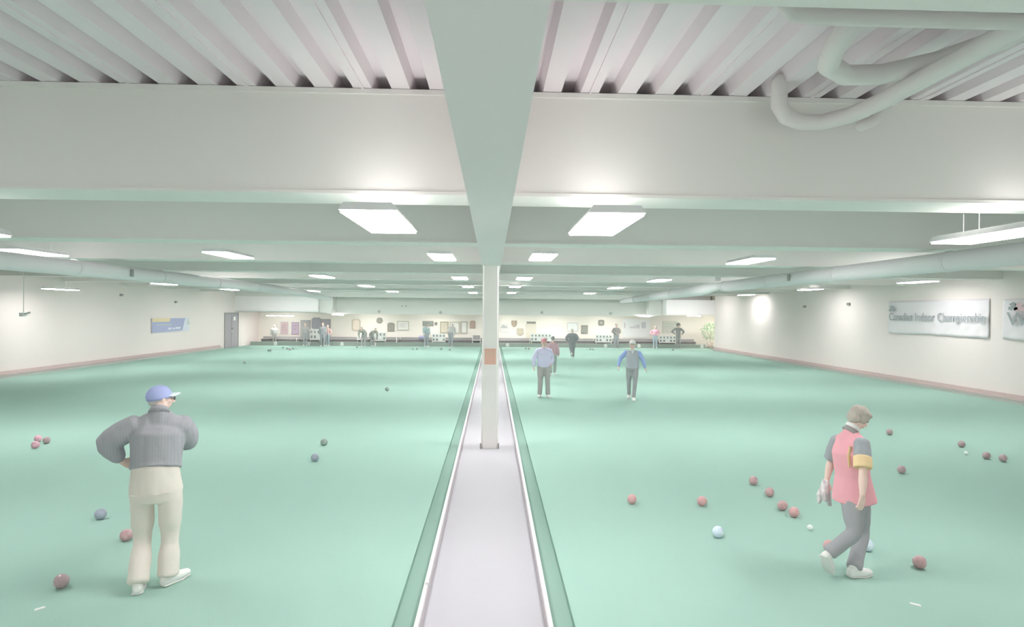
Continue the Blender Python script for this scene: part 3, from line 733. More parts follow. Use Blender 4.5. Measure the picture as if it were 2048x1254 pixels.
bowl(1803, 939, 'maroon', 'maroon bowl alone right of the woman\'s shoulder', (0, 40))
bowl(1779, 864, 'maroon', 'small dark bowl right of the woman\'s head', (0, 10))
bowl(1923, 888, 'maroon', 'dark bowl just above the white jack at the right edge', (10, 50))
bowl(1973, 911, 'maroon', 'dark bowl right of the jack, left of the touching pair at the right edge', (10, 20))
bowl(2006, 916, 'maroon', 'dark bowl closest to the right frame edge', (0, 70))
jack(1620, 1055, 'white jack near the slanting row of four red bowls')
jack(1932, 906, 'white jack between dark bowls near the right frame edge')
far = [(541, 700.5, 'black', 'black bowl lying alone at the far end below the seated man'), (537, 700.8, 'black', 'dark bowl touching the lone one at the far left end'), (566, 694.5, 'black', 'dark bowl by the far bank, left of the pink cluster'),
       (575, 697, 'black', 'small dark bowl in the cluster below the pink poster'), (580, 699, 'maroon', 'maroon bowl in the cluster below the mauve poster'), (586, 697, 'black', 'dark bowl at the right side of the far cluster'),
       (826, 697.6, 'black', 'dark bowl by the far bank left of the leaning man in blue grey'), (834, 697.6, 'black', 'second dark bowl by the far bank left of the leaning man'), (882.5, 697.8, 'black', 'dark bowl below the third scoreboard'),
       (899.5, 699.2, 'black', 'dark bowl below the grey shirted man'), (1052, 696.5, 'black', 'dark bowl by the far bank below the wide scoreboard'), (1058, 697, 'maroon', 'maroon bowl by the far bank left of the man in the red cap'),
       (1181, 698, 'black', 'dark bowl by the far bank left of the man in black'), (1186, 698.5, 'black', 'dark bowl closest to the feet of the man in black'), (1346, 699.5, 'black', 'dark bowl at the feet of the big haired figure'),
       (714, 693.8, 'black', 'dark bowl by the far bank left of the bending pair')]
for a in far: bowl(*a)
for px, py, lab in ((841, 697.5, 'small white jack among dark bowls below the leaning man'), (1190, 698, 'small white jack near the feet of the man in black'), (1364, 697.5, 'small white jack right of the big haired figure'), (574, 694.6, 'small white jack in the far cluster below the posters')):
    jack(px, py, lab)
# chalk-like markers on the green and a clip on the kerb
for px, py, a, lab, L_ in ((80, 1217, 45, 'thin white marker strip on the near left green', .075), (1831, 1209, -38, 'thin white marker strip on the near right green', .085), (1428, 722, 0, 'tiny white marker on the far right green', .2), (1100, 753, 0, 'tiny pale marker behind the man in the blue sweater', .12)):
    g = on_z(px, py, .004); m = MB(); m.prism([(-L_/2, 0), (L_/2, 0), (L_*.42, .008), (-L_*.42, .008)], -.012, .012); o = m.build('marker_strip', M_WHITE); o.location = (g.x, g.y, .0); o.rotation_euler = (0, 0, R(a)); tag(o, lab, 'marker')
g = on_z(868, 1168, .06); m = MB(); m.box(-.014, .014, -.02, .02, 0, .03); o = m.build('kerb_clip', M_WHITE); o.location = (XC-.505, g.y, .055); tag(o, 'small white clip on the left kerb of the walkway', 'clip')

# ------------------------------------------------------------------ people
def S3(p, x): return V((p[0]*x, p[1]*x, p[2]*x))
SKIN = mat('skin', (236, 208, 196), .6, .3, .03, 20)
SHOEW = mat('shoe_white', (238, 238, 234), .5, .3)
SOLE = mat('shoe_sole', (222, 222, 218), .7)
EYE = mat('eye_dark', (160, 150, 150), .4); LIP = mat('lip', (206, 166, 162), .6)
def up(rgb, f=1.15):
    return tuple(min(246, 255*((min(1, c*f)*12.92) if c*f < .0031308 else 1.055*min(1, c*f)**(1/2.4)-.055)) for c in lin(rgb))
def fabric(nm, rgb, amp=.35, sc=22): return mat('cloth_'+nm, up(rgb), .9, .1, .03, 5, bump=amp, bscale=sc)

def std_pose(H):
    """joint positions, figure frame: x right, y forward, z up"""
    k = H/1.75
    J = dict(pelvis=(0, 0, .96), waist=(0, 0, 1.10), chest=(0, .01, 1.30), neck=(0, -.01, 1.475), head=(0, .02, 1.635),
             shR=(.172, -.01, 1.395), elR=(.235, -.03, 1.13), wrR=(.255, .06, .88), haR=(.262, .10, .80),
             hipR=(.09, 0, .92), knR=(.10, .02, .50), anR=(.11, -.03, .085), toR=(.13, .15, .03))
    for n in ('sh', 'el', 'wr', 'ha', 'hip', 'kn', 'an', 'to'):
        p = J[n+'R']; J[n+'L'] = (-p[0], p[1], p[2])
    return {n: V(p)*k for n, p in J.items()}, k

def hand(mb, wr, ha, thumb, palm, k, curl, fist=False, seg=8):
    """wr wrist, ha knuckle point; thumb: direction of the thumb side; palm: direction the palm faces"""
    d = (ha-wr).normalized(); t = (V(thumb)-d*d.dot(V(thumb))).normalized(); n = d.cross(t)
    if n.dot(V(palm)) < 0: n = -n
    kn = wr+d*.088*k
    mb.tube([wr-d*.02*k, wr+d*.02*k, wr+d*.055*k, kn], [(.026*k, .021*k), (.031*k, .017*k), (.040*k, .015*k), (.040*k, .013*k)], 14, side=t)
    for i, (off, L) in enumerate(((.031, .072), (.011, .080), (-.010, .074), (-.030, .058))):
        p = kn+t*off*k; a = 0.0; pts = [p-d*.012*k]; dirv = d
        for j, f in enumerate((.44, .32, .24)):
            a += curl*(.55+.35*j+.10*i)
            dirv = (d*math.cos(a)+n*math.sin(a)).normalized(); p = p+dirv*L*f*k; pts.append(p.copy())
        mb.tube(pts, [.0095*k, .0092*k, .0084*k, .0070*k], seg, side=t)
    b = wr+d*.028*k+t*.022*k
    d1 = (d*.75+t*.65+n*.25).normalized(); d2 = (d*.9+t*.25+n*.35*(1+curl)).normalized()
    mb.tube([b-d1*.01*k, b+d1*.036*k, b+d1*.036*k+d2*.030*k, b+d1*.036*k+d2*.055*k], [.0140*k, .0118*k, .0100*k, .0080*k], seg)

def frame_at(c, az, pitch, roll=0):
    return Matrix.Translation(c) @ Matrix.Rotation(R(-az), 4, 'Z') @ Matrix.Rotation(R(-pitch), 4, 'X') @ Matrix.Rotation(R(roll), 4, 'Y')

def bend(a, b, c, f=.2):
    p, q = b+(a-b)*f, b+(c-b)*f
    return [p, b*.5+(p+q)*.25, q]

def person(label, loc, az, H, pose, top, bottom, shoes=SHOEW, head_az=0, head_pitch=0, head_roll=0, hat=None, hair=None, build=1.0, belly=0.0, vox=.012,
           sleeve='long', vest=None, curl=.45, palms=None, glasses=False, sr=1.15, wst_f=.7, shoe_k=1.15, cap_tilt=8, collar=None, hem=None, hem_r=None, leg_r=(1, 1, 1), detail=1, top_matf=None, folds=.004, sleeve_m=None, name='person', skin=SKIN, shoe_detail=True, headk=1.0):
    root = empty(name, loc, R(-az), label, 'person')
    J, k = std_pose(H)
    for n, p in pose.items(): J[n] = V(p)
    b = build
    sp = [J['pelvis'], J['waist'], J['chest'], J['neck']]
    side = (J['shR']-J['shL']).normalized(); hside = (J['hipR']-J['hipL']).normalized()
    HM = frame_at(J['head'], head_az, head_pitch, head_roll); hk = k*headk
    def hp(x, y, z): return HM @ V((x*hk, y*hk, z*hk))   # HM is looked up when called
    HR = HM.to_3x3()
    # ---- body, one continuous skin surface
    m = MB()
    m.tube([J['pelvis']-V((0, 0, .04*k)), J['waist'], J['chest'], J['neck']-V((0, 0, .06*k))], [(.14*k*b, .09*k*b), (.125*k*b, .085*k*b), (.14*k*b, .09*k*b), (.055*k, .045*k)], 18, side=side, cap=.4)
    m.tube([J['neck']-V((0, 0, .05*k)), J['neck']+(J['head']-J['neck'])*.35, hp(0, -.012, -.05)], [.062*k, .055*k, .056*k], 14)
    m.ell(hp(0, -.012, .028), (.074*hk, .094*hk, .086*hk), HR, 20, 14)
    m.ell(hp(0, .018, -.035), (.060*hk, .070*hk, .078*hk), HR, 18, 12)
    m.ell(hp(0, .052, -.083), (.026*hk, .024*hk, .022*hk), HR, 12, 8)
    m.tube([hp(0, .088, .022), hp(0, .100, -.004), hp(0, .112, -.024)], [.008*hk, .010*hk, .014*hk], 8)
    m.ell(hp(0, .098, -.030), (.019*hk, .012*hk, .009*hk), HR, 10, 8)
    m.tube([hp(-.036, .076, .030), hp(0, .089, .030), hp(.036, .076, .030)], .010*hk, 8)
    m.tube([hp(-.02, .080, -.058), hp(0, .088, -.058), hp(.02, .080, -.058)], .008*hk, 8)
    for s in (-1, 1):
        m.ell(hp(.076*s, -.006, -.006), (.009*hk, .019*hk, .031*hk), HR, 12, 10); m.ell(hp(.080*s, -.014, -.002), (.007*hk, .012*hk, .024*hk), HR, 10, 8)
        m.ell(hp(.040*s, .058, -.018), (.022*hk, .020*hk, .020*hk), HR, 10, 8)
    for q in ('R', 'L'):
        sh, el, wr, ha = J['sh'+q], J['el'+q], J['wr'+q], J['ha'+q]
        bd = bend(sh, el, wr, .12); m.tube([sh, sh+(el-sh)*.45]+bd+[el+(wr-el)*.35, el+(wr-el)*.7, wr], [.046*k, .044*k, .039*k, .038*k, .039*k, .041*k, .033*k, .026*k], 14)
        th, pl = (palms or {}).get(q, ((0, 1, 0), (-1 if q == 'R' else 1, 0, 0)))
        cu = curl[q] if isinstance(curl, dict) else curl
        hand(m, wr, ha, th, pl, k, cu)
        hp_, kn, an, to = J['hip'+q], J['kn'+q], J['an'+q], J['to'+q]
        m.tube([hp_, hp_+(kn-hp_)*.5, kn], [.085*k*b, .07*k*b, .052*k], 14)
        m.tube([kn, kn+(an-kn)*.3, an], [.050*k, .050*k, .032*k], 14)
        m.tube([an, an+(to-an)*.35], [.030*k, .022*k], 10)
    body = m.remesh('body', skin, root, voxel=min(vox, .0075*k) if detail > 1 else vox*.85, smooth=2 if detail > 1 else 2)
    if detail > 0:
        for s in (-1, 1):
            e = MB(); e.ell(hp(.031*s, .080, .012), (.011*hk, .008*hk, .0075*hk), HR, 10, 8); e.build('eye', EYE, root, True)
        e = MB(); e.tube([hp(-.018, .0885, -.060), hp(0, .096, -.058), hp(.018, .0885, -.060)], .0045*hk, 8); e.build('mouth', LIP, root, True)
    # ---- trousers
    m = MB()
    hw = J['hipR']-J['hipL']; mid = (J['hipR']+J['hipL'])/2
    wst = J['pelvis']+(J['waist']-J['pelvis'])*wst_f
    rt, rk, rh = leg_r
    m.tube([mid-V((0, 0, .05*k)), mid+V((0, 0, .02*k)), J['pelvis']+V((0, 0, .03*k)), wst], [(.165*k*b, .125*k*b), (.182*k*b, .135*k*b), (.176*k*b, .126*k*b+belly*.3), (.155*k*b, .112*k*b+belly*.5)], 22, side=hside, cap=.25)
    for q in ('R', 'L'):
        h_, kn, an, to = J['hip'+q], J['kn'+q], J['an'+q], J['to'+q]
        low = an+(kn-an)*.02
        bd = bend(h_, kn, low, .16); m.tube([h_, h_+(kn-h_)*.3, h_+(kn-h_)*.65]+bd+[kn+(low-kn)*.45, kn+(low-kn)*.8, low], [(.098*k*b*rt, .115*k*b*rt), (.096*k*b*rt, .110*k*b*rt), (.086*k*b*(rt+rk)/2, .094*k*b*(rt+rk)/2), (.078*k*rk, .084*k*rk), (.075*k*rk, .080*k*rk), (.073*k*rk, .079*k*rk), (.071*k*rh, .077*k*rh), (.072*k*rh, .078*k*rh), (.074*k*rh, .082*k*rh)], 18, side=hside, cap=.3)
    m.remesh('trousers', bottom, root, voxel=vox, smooth=9 if vox < .012 else 6, noise_amp=folds*1.1, noise_scale=7, fold=.5)
    # ---- top
    m = MB()
    sep = sleeve_m is not None or vest is not None; shr = .86 if sep else 1.0
    hb = J['pelvis']+(J['waist']-J['pelvis'])*(.35 if hem is None else hem)
    hr = hem_r or (.178, .135)
    fw = (HM.to_3x3() @ V((0, 1, 0)))
    fwd = V((0, 0, 1)).cross(side)*1.0
    bl = fwd*belly
    sc = J['shR']*.5+J['shL']*.5
    m.tube([hb, J['waist']+bl*.5, J['waist']*.5+J['chest']*.5+bl*.4, J['chest'], sc+V((0, 0, -.035*k)), sc+V((0, 0, .01*k)), J['neck']+V((0, 0, -.012*k))],
           [(hr[0]*k*b, hr[1]*k*b+belly*.5), (.172*k*b, .128*k*b+belly*.5), (.178*k*b, .130*k*b+belly*.3), (.186*k*b, .128*k*b), (.178*k*b, .108*k*b), (.13*k*b, .095*k), (.070*k, .068*k)], 24, side=side, cap=.1)
    sp_ = []
    for q in ('R', 'L'):
        m.tube([sc+V((0, 0, .0)), (sc+J['sh'+q])*.5+V((0, 0, .006*k)), sc+(J['sh'+q]-sc)*(.78 if sep else 1)-V((0, 0, .012*k))], [(.07*k, .088*k), (.074*k*b*shr, .082*k*b*shr), (.060*k*b*shr, .068*k*b*shr)], 14, side=(0, 0, 1))
        nb = J['neck']-V((0, 0, .035*k)); m.tube([nb, nb+(J['sh'+q]-nb)*.5-V((0, 0, .0*k)), nb+(J['sh'+q]-nb)*(.75 if sep else .95)], [(.045*k, .06*k), (.052*k, .062*k), (.055*k, .06*k)], 12, side=(0, 0, 1))
    sm = MB() if (sleeve_m is not None or vest is not None) else m
    for q in ('R', 'L'):
        sh, el, wr = J['sh'+q], J['el'+q], J['wr'+q]
        t0 = MB() if sm is not m else m
        if sleeve == 'long':
            bd = bend(sh, el, wr); t0.tube([sh, sh+(el-sh)*.25, sh+(el-sh)*.55]+bd+[el+(wr-el)*.45, el+(wr-el)*.85, el+(wr-el)*.97], [.070*k*b*(.6+.4*sr), .070*k*b*(.4+.6*sr), .066*k*b*sr, .062*k*b*sr, .060*k*b*sr, .058*k*b*sr, .054*k*b*sr, .044*k*sr, .040*k], 16, cap=(.6, .3))
        else:
            e2 = sh+(el-sh)*sleeve
            t0.tube([sh, sh+(e2-sh)*.5, e2], [.072*k*b, .076*k*b, .076*k*b], 16, cap=(.9, .15))
        if t0 is not m: t0.remesh('sleeve', sleeve_m or vest, root, voxel=vox, smooth=3, noise_amp=folds, noise_scale=9, fold=.8)
    m.remesh('shirt' if vest is None else 'vest', top, root, voxel=vox, smooth=6 if vox > .012 else 9, noise_amp=folds, noise_scale=8, fold=.45, matf=top_matf)
    # collar
    if collar:
        c0 = J['neck']+V((0, 0, -.012*k)); cd = (J['head']-J['neck']).normalized(); c = MB()
        c.tube([c0-cd*.030*k, c0-cd*.004*k, c0+cd*.014*k], [(.086*k, .084*k), (.078*k, .077*k), (.070*k, .069*k)], 20, side=side, round_=False)
        c.build('collar', collar, root, True)
        if detail > 0 and vest is not None:
            c = MB(); f0 = c0+fwd*.075*k
            c.prism([(-.05*k, .02*k), (0, -.13*k), (.05*k, .02*k)], .125*k*b-.02, .128*k*b+.003, M=Matrix.Translation((c0.x, c0.y-.0, c0.z+.0)))
            c.build('shirt_front', collar, root)
    # ---- shoes
    for q in ('R', 'L'):
        an, to = J['an'+q], J['to'+q]; k0 = k; k = k*shoe_k
        d = (to-an); d2 = V((d.x, d.y, 0)); fd = d.normalized(); up = V((0, 0, 1))
        u = (up-fd*up.dot(fd)).normalized(); sd = fd.cross(u)
        heel = an-fd*.045*k-u*.0*k
        base = to-fd*.0
        c = MB()
        A_ = an+u*.0
        ank2toe = (to-an).length
        hl = an-u*(.045*k)-fd*.045*k if abs(fd.z) > .75 or fd.z > -.2 else an+V((0, 0, -an.z+J['to'+q].z+.02*k))
        # foot direction kept level when planted: heel below ankle
        planted = an.z < .14*k and to.z < .06*k
        if planted:
            g = d2.normalized(); hl = V((an.x, an.y, .045*k))-g*.03*k; tp = V((to.x, to.y, .034*k)); sd = g.cross(up); fd = g; u = up
        else:
            hl = an-u*.05*k-fd*.0*k; tp = to
        c.tube([hl, hl+(tp-hl)*.3, hl+(tp-hl)*.65, tp], [(.036*k, .040*k), (.038*k, .042*k), (.046*k, .034*k), (.036*k, .024*k)], 16, side=sd)
        c.tube([hl+fd*.02*k, an-fd*.004*k+u*.012*k], [(.036*k, .040*k), (.036*k, .038*k)], 14, side=sd)
        sh_o = c.remesh('shoe', shoes, root, voxel=max(.006, vox*.7), smooth=3)
        c = MB(); o_ = -u*.034*k
        c.tube([hl+o_-fd*.012*k, hl+(tp-hl)*.3+o_, hl+(tp-hl)*.66+o_, tp+o_*.62+fd*.006*k], [(.038*k, .010*k), (.038*k, .010*k), (.047*k, .010*k), (.034*k, .010*k)], 16, side=sd)
        c.build('sole', SOLE, sh_o, True)
        if detail > 1:
            for t in (.30, .42, .54):
                c = MB(); pc = hl+(tp-hl)*t+u*(.043-.018*t)*k
                c.tube([pc-sd*.022*k, pc+u*.004*k, pc+sd*.022*k], .0035*k, 6); c.build('lace', M_WHITE, sh_o)
        k = k0
    # ---- hair and hat
    if hair:
        hm, style = hair; c = MB()
        if style == 'short':
            c.ell(hp(0, -.026, .034), (.084*hk, .094*hk, .090*hk), HR, 20, 14); c.ell(hp(0, -.052, -.022), (.068*hk, .052*hk, .060*hk), HR, 16, 12)
        elif style == 'under':
            c.ell(hp(0, -.034, .0), (.078*hk, .080*hk, .056*hk), HR, 20, 14); c.ell(hp(0, -.050, -.026), (.066*hk, .048*hk, .050*hk), HR, 16, 12)
        elif style == 'full':
            c.ell(hp(0, -.022, .040), (.092*hk, .104*hk, .088*hk), HR, 22, 16); c.ell(hp(0, -.055, -.015), (.084*hk, .062*hk, .078*hk), HR, 18, 12); c.ell(hp(0, .045, .070), (.070*hk, .050*hk, .040*hk), HR, 14, 10)
            for s in (-1, 1): c.ell(hp(.07*s, .0, -.0), (.024*hk, .045*hk, .055*hk), HR, 12, 10)
        elif style == 'afro':
            c.ell(hp(0, -.03, .05), (.135*hk, .13*hk, .115*hk), HR, 22, 16)
            for s in (-1, 1): c.ell(hp(.09*s, -.03, -.02), (.06*hk, .07*hk, .075*hk), HR, 12, 10)
        c.remesh('hair', hm, root, voxel=min(vox*.75, .014), smooth=1, noise_amp=.006 if style != 'afro' else .012, noise_scale=28, fold=.7)
    if hat:
        hc, hb_, ht = hat; c = MB()
        HM0 = HM; HM = HM @ Matrix.Rotation(R(cap_tilt), 4, 'X'); HR = HM.to_3x3()
        if ht == 'cap':
            pts_ = []
            seg, rings = 24, 8; rows = []
            for i in range(rings+1):
                th = (math.pi*.60)*i/rings
                rows.append([c.bm.verts.new(hp(math.sin(th)*math.cos(j*2*math.pi/seg)*.087, -.014+math.sin(th)*math.sin(j*2*math.pi/seg)*.106, .030+math.cos(th)*.094)) for j in range(seg)] if i else [c.bm.verts.new(hp(0, -.014, .124))])
            for i in range(rings):
                for j in range(seg):
                    j2 = (j+1) % seg
                    if i == 0: c.bm.faces.new((rows[0][0], rows[1][j], rows[1][j2]))
                    else: c.bm.faces.new((rows[i][j], rows[i+1][j], rows[i+1][j2], rows[i][j2]))
            o = c.build('cap', hc, root, True); so = o.modifiers.new('t', 'SOLIDIFY'); so.thickness = .004
            c = MB(); n_ = 14; T_, B_ = [], []
            for i in range(n_+1):
                a = math.pi*(.12+.76*i/n_); x, y = math.cos(a), math.sin(a)
                T_.append((hp(x*.080, -.014+y*.100, .030), hp(x*.074, .03+y*.135, .012+.012*(y-.6))))
            va = [[c.bm.verts.new(p) for p in pr] for pr in T_]; vb = [[c.bm.verts.new(p-HR @ V((0, 0, .005*hk))) for p in pr] for pr in T_]
            for i in range(n_):
                c.bm.faces.new((va[i][0], va[i][1], va[i+1][1], va[i+1][0])); c.bm.faces.new((vb[i][0], vb[i+1][0], vb[i+1][1], vb[i][1])); c.bm.faces.new((va[i][1], vb[i][1], vb[i+1][1], va[i+1][1]))
            c.build('cap_brim', hb_, root, True)
        HM = HM0; HR = HM.to_3x3()
    if glasses:
        GL = mat('glasses_dark', (150, 146, 150), .4)
        for s in (-1, 1):
            c = MB(); c.tube([hp(.074*s, .0, .012), hp(.066*s, .08, .014)], .0028*hk, 6); c.build('glasses_temple', GL, root)
            c = MB(); c.tube([hp(.034*s-.0, .098, .008), hp(.034*s, .102, .008)], [(.024*hk, .018*hk)]*2, 14, side=HR @ V((1, 0, 0)), round_=False); c.build('glasses_lens', GL, root)
    return root, J, k, HM

def to_local(root_loc, az, w_):
    return Matrix.Rotation(R(az), 3, 'Z') @ (V(w_)-V(root_loc))
def L_(loc, az):
    """pixel + depth -> figure frame"""
    return lambda px, py, Y: to_local(loc, az, on_y(px, py, Y))

# ---- man in blue cap, grey shirt and beige trousers (seen from behind)
loc = on_z(312, 1168); az = -14
P = L_(loc, az); Yb = loc.y
def G(px, py, z=0.0): return to_local(loc, az, on_z(px, py, z))
pose = dict(pelvis=P(311, 968, Yb), waist=P(312, 928, Yb), chest=P(316, 868, Yb+.02), neck=P(319, 816, Yb+.04), head=P(322, 797, Yb+.09),
            shL=P(274, 850, Yb), shR=P(362, 849, Yb+.10),
            elL=P(213, 884, Yb-.04), wrL=P(243, 922, Yb+.02), haL=P(266, 931, Yb+.12),
            elR=P(376, 882, Yb+.30), wrR=P(352, 862, Yb+.50), haR=P(342, 848, Yb+.52),
            hipL=P(284, 985, Yb-.03), hipR=P(340, 985, Yb+.03),
            knL=P(286, 1078, Yb+.02), knR=P(340, 1074, Yb+.06))
aL = G(276, 1166, .085); pose['anL'] = aL; pose['toL'] = aL+V((-.03, .18, -.055))
aR = G(336, 1150, .085); pose['anR'] = aR; pose['toR'] = aR+V((.115, .155, -.055))
BEI = fabric('beige', (216, 209, 200), .5, 14); CHAR = mat('shirt_charcoal', (168, 168, 172), .9, .1, bump=.5, bscale=12, stripes=('X', 14, (173, 173, 179), .4))
HERO1 = person('person in blue cap, charcoal shirt and beige trousers, hand on hip, seen from behind', loc, az, 1.76, pose, CHAR, BEI, head_az=56, head_pitch=6,
       hat=(mat('cap_blue', (176, 184, 228), .8, .15, .04, 12), mat('cap_brim_white', (226, 236, 240), .7), 'cap'), hair=(mat('hair_grey', (200, 196, 190), .9), 'under'), build=1.17, belly=.03, vox=.010,
       palms={'L': ((0, 0, 1), (1, 0, 0)), 'R': ((0, 0, 1), (-1, 0, 0))}, curl={'L': .35, 'R': .8}, glasses=True, collar=CHAR, hem=.80, hem_r=(.178, .138), leg_r=(.84, .95, 1.2), detail=2, folds=.007, sr=1.42, wst_f=1.0, cap_tilt=14)

r1_, J1, k1, HM1 = HERO1
for s_x in (-1, 1):
    c = MB(); pc = J1['pelvis']+V((s_x*.085, -.155, -.055)); c.box(-.062, .062, -.004, .004, -.004, .004, M=Matrix.Translation(pc) @ Matrix.Rotation(R(-6*s_x), 4, 'Y')); c.build('pocket_edge', BEI, r1_)

# ---- woman in red polo with dark sleeves, walking to the right
loc = on_z(1706, 1146); az = 76
P = L_(loc, az); Yb = loc.y
def G(px, py, z=0.0): return to_local(loc, az, on_z(px, py, z))
RED = fabric('red', (224, 164, 172), .35, 10); DSL = fabric('dark_sleeve', (156, 160, 164), .3, 16); YLW = fabric('yellow', (224, 198, 156), .3, 16); BLK = fabric('black', (158, 158, 161), .35, 14)
pose = dict(pelvis=P(1707, 985, Yb+.02), waist=P(1703, 950, Yb+.02), chest=P(1699, 905, Yb+.02), neck=P(1703, 858, Yb+.02), head=P(1719, 836, Yb+.02),
            shR=P(1724, 888, Yb-.13), shL=P(1676, 882, Yb+.20),
            elR=P(1726, 946, Yb-.24), wrR=P(1725, 990, Yb-.31), haR=P(1723, 1006, Yb-.32),
            elL=P(1661, 925, Yb+.30), wrL=P(1654, 958, Yb+.26), haL=P(1650, 974, Yb+.25),
            hipR=P(1706, 1002, Yb-.06), hipL=P(1716, 1000, Yb+.09),
            knR=P(1710, 1066, Yb-.12), anR=P(1658, 1106, Yb-.10), toR=P(1662, 1142, Yb-.08),
            knL=P(1724, 1066, Yb+.10))
aL = G(1708, 1136, .085); pose['anL'] = aL; pose['toL'] = to_local(loc, az, on_z(1738, 1145, .03))
def wmat(c): return 0
HERO2 = person('person with short brown hair in red polo and black trousers, walking with head bowed', loc, az, 1.60, pose, [RED, YLW], BLK, head_az=8, head_pitch=36,
       hair=(mat('hair_brown', (186, 178, 168), .9, .15, .12, 40), 'full'), build=1.08, belly=.02, vox=.0095, sleeve=.80, sleeve_m=DSL, collar=mat('collar_dark', (164, 160, 158), .8),
       palms={'R': ((0, 1, 0), (-1, 0, 0)), 'L': ((0, 1, 0), (0, 0, 1))}, curl={'R': .38, 'L': 1.1}, hem=-.40, hem_r=(.205, .180), leg_r=(.92, .95, .92), detail=2, folds=.004, wst_f=.25, shoe_k=1.2)
r2_, J2, k2, HM2 = HERO2
# yellow cuff band, side strip and white inner collar
sh, el = J2['shR'], J2['elR']
c = MB(); c.tube([sh+(el-sh)*.44, sh+(el-sh)*.60, sh+(el-sh)*.84], [.0855*k2, .086*k2, .0855*k2], 18, round_=False); c.remesh('sleeve_band', YLW, r2_, voxel=.009, smooth=2, noise_amp=.003, noise_scale=10)
c = MB(); c0 = J2['neck']+V((0, 0, .012)); cd = (J2['head']-J2['neck']).normalized(); c.tube([c0, c0+cd*.034], [(.070*k2, .069*k2), (.064*k2, .063*k2)], 18, round_=False); c.build('inner_collar', M_WHITE, r2_, True)
c = MB(); a_ = J2['shR']+V((-.045, -.085, -.03)); c.tube([a_, a_+V((-.0, -.02, -.09)), a_+V((.01, -.02, -.19))], [(.005, .016), (.006, .018), (.004, .010)], 10); c.build('side_strip', YLW, r2_, True)
# striped towel in her hand: rests in the grip, a thing of its own
hw_ = r2_.matrix_world if False else None
M0 = Matrix.Translation(loc) @ Matrix.Rotation(R(-az), 4, 'Z')
hpt = M0 @ J2['haL']
m = MB()
for i, (dx, dy, L1_) in enumerate(((-.035, .0, .15), (.0, .03, .13), (.03, -.02, .17), (-.01, -.035, .12))):
    m.tube([V((dx*.3, dy*.3, .06)), V((dx*.8, dy*.8, -.02)), V((dx*1.2-.015, dy*1.1, -L1_*.55)), V((dx*1.4-.01, dy*1.3, -L1_))], [(.018, .022), (.026, .020), (.030, .018), (.024, .012)], 12)
o = m.remesh('hand_towel', mat('towel_cloth', (234, 230, 230), .95, .1, bump=.4, bscale=30, stripes=('X', 9, (204, 196, 200), 3.0)), None, voxel=.007, smooth=2, noise_amp=.008, noise_scale=22)
o.location = hpt; tag(o, 'crumpled white striped towel held behind the back by the woman in red', 'towel')

# ---- man in red cap and light blue sweater
loc = on_z(1087, 794); az = 176
mid_shoe = M_WHITE
SWB = fabric('light_blue', (210, 208, 242), .2, 12); GTR = fabric('grey_trouser', (170, 168, 166), .25, 14)
x = lambda *a: V(a)
person('person in red cap and pale blue sweater, hand in pocket, facing the camera', loc, az, 1.70,
       dict(elR=x(.285, -.03, 1.12), wrR=x(.30, .03, .88), haR=x(.30, .06, .80), elL=x(-.27, -.08, 1.10), wrL=x(-.22, .06, .94), haL=x(-.18, .12, .90),
            anR=x(.11, -.02, .085), toR=x(.15, .16, .03), anL=x(-.12, .06, .085), toL=x(-.13, .25, .03), knR=x(.10, .03, .49), knL=x(-.11, .06, .49)),
       SWB, GTR, hat=(mat('cap_red', (214, 160, 168), .8), mat('cap_red2', (222, 164, 164), .8), 'cap'), hair=(mat('hair_white', (214, 212, 204), .9), 'under'), build=1.10, belly=.04, vox=.016, sr=.98, headk=1.1,
       collar=mat('collar_blue_grey', (178, 186, 206), .8), head_pitch=8, hem=-.25, hem_r=(.185, .14), leg_r=(1.0, 1.0, 1.0))
# ---- person in maroon top behind him, walking away
loc = on_z(1105, 751); az = 8
person('person in maroon top and dark cap walking away behind the man in the sweater', loc, az, 1.53,
       dict(anR=x(.07, .20, .10), toR=x(.08, .38, .08), knR=x(.09, .18, .45), anL=x(-.07, -.16, .12), toL=x(-.09, -.0, .05), knL=x(-.08, -.0, .42)),
       fabric('maroon', (182, 154, 160), .2), fabric('grey_green', (160, 168, 164), .2), hat=(mat('cap_black', (156, 158, 160), .8), mat('cap_black2', (150, 152, 154), .8), 'cap'), hair=(mat('hair_dark_grey', (168, 172, 172), .9), 'under'), build=1.05, vox=.02, collar=None, hem=-.2)
# ---- white haired walker in black, going away
loc = on_z(1144, 717); az = 4
person('person with white hair, all in black, walking away in the middle of the right green', loc, az, 1.62,
       dict(elR=x(.30, -.10, 1.12), wrR=x(.24, .02, .92), haR=x(.22, .07, .86), elL=x(-.32, -.08, 1.12), wrL=x(-.27, .04, .90), haL=x(-.25, .09, .83),
            anR=x(.06, .10, .085), toR=x(.08, .27, .03), knR=x(.09, .12, .46), anL=x(-.04, -.28, .30), toL=x(-.05, -.20, .14), knL=x(-.07, .02, .44)),
       BLK, BLK, hair=(mat('hair_white', (214, 212, 204), .9), 'short'), build=1.15, vox=.022, hem=-.25)
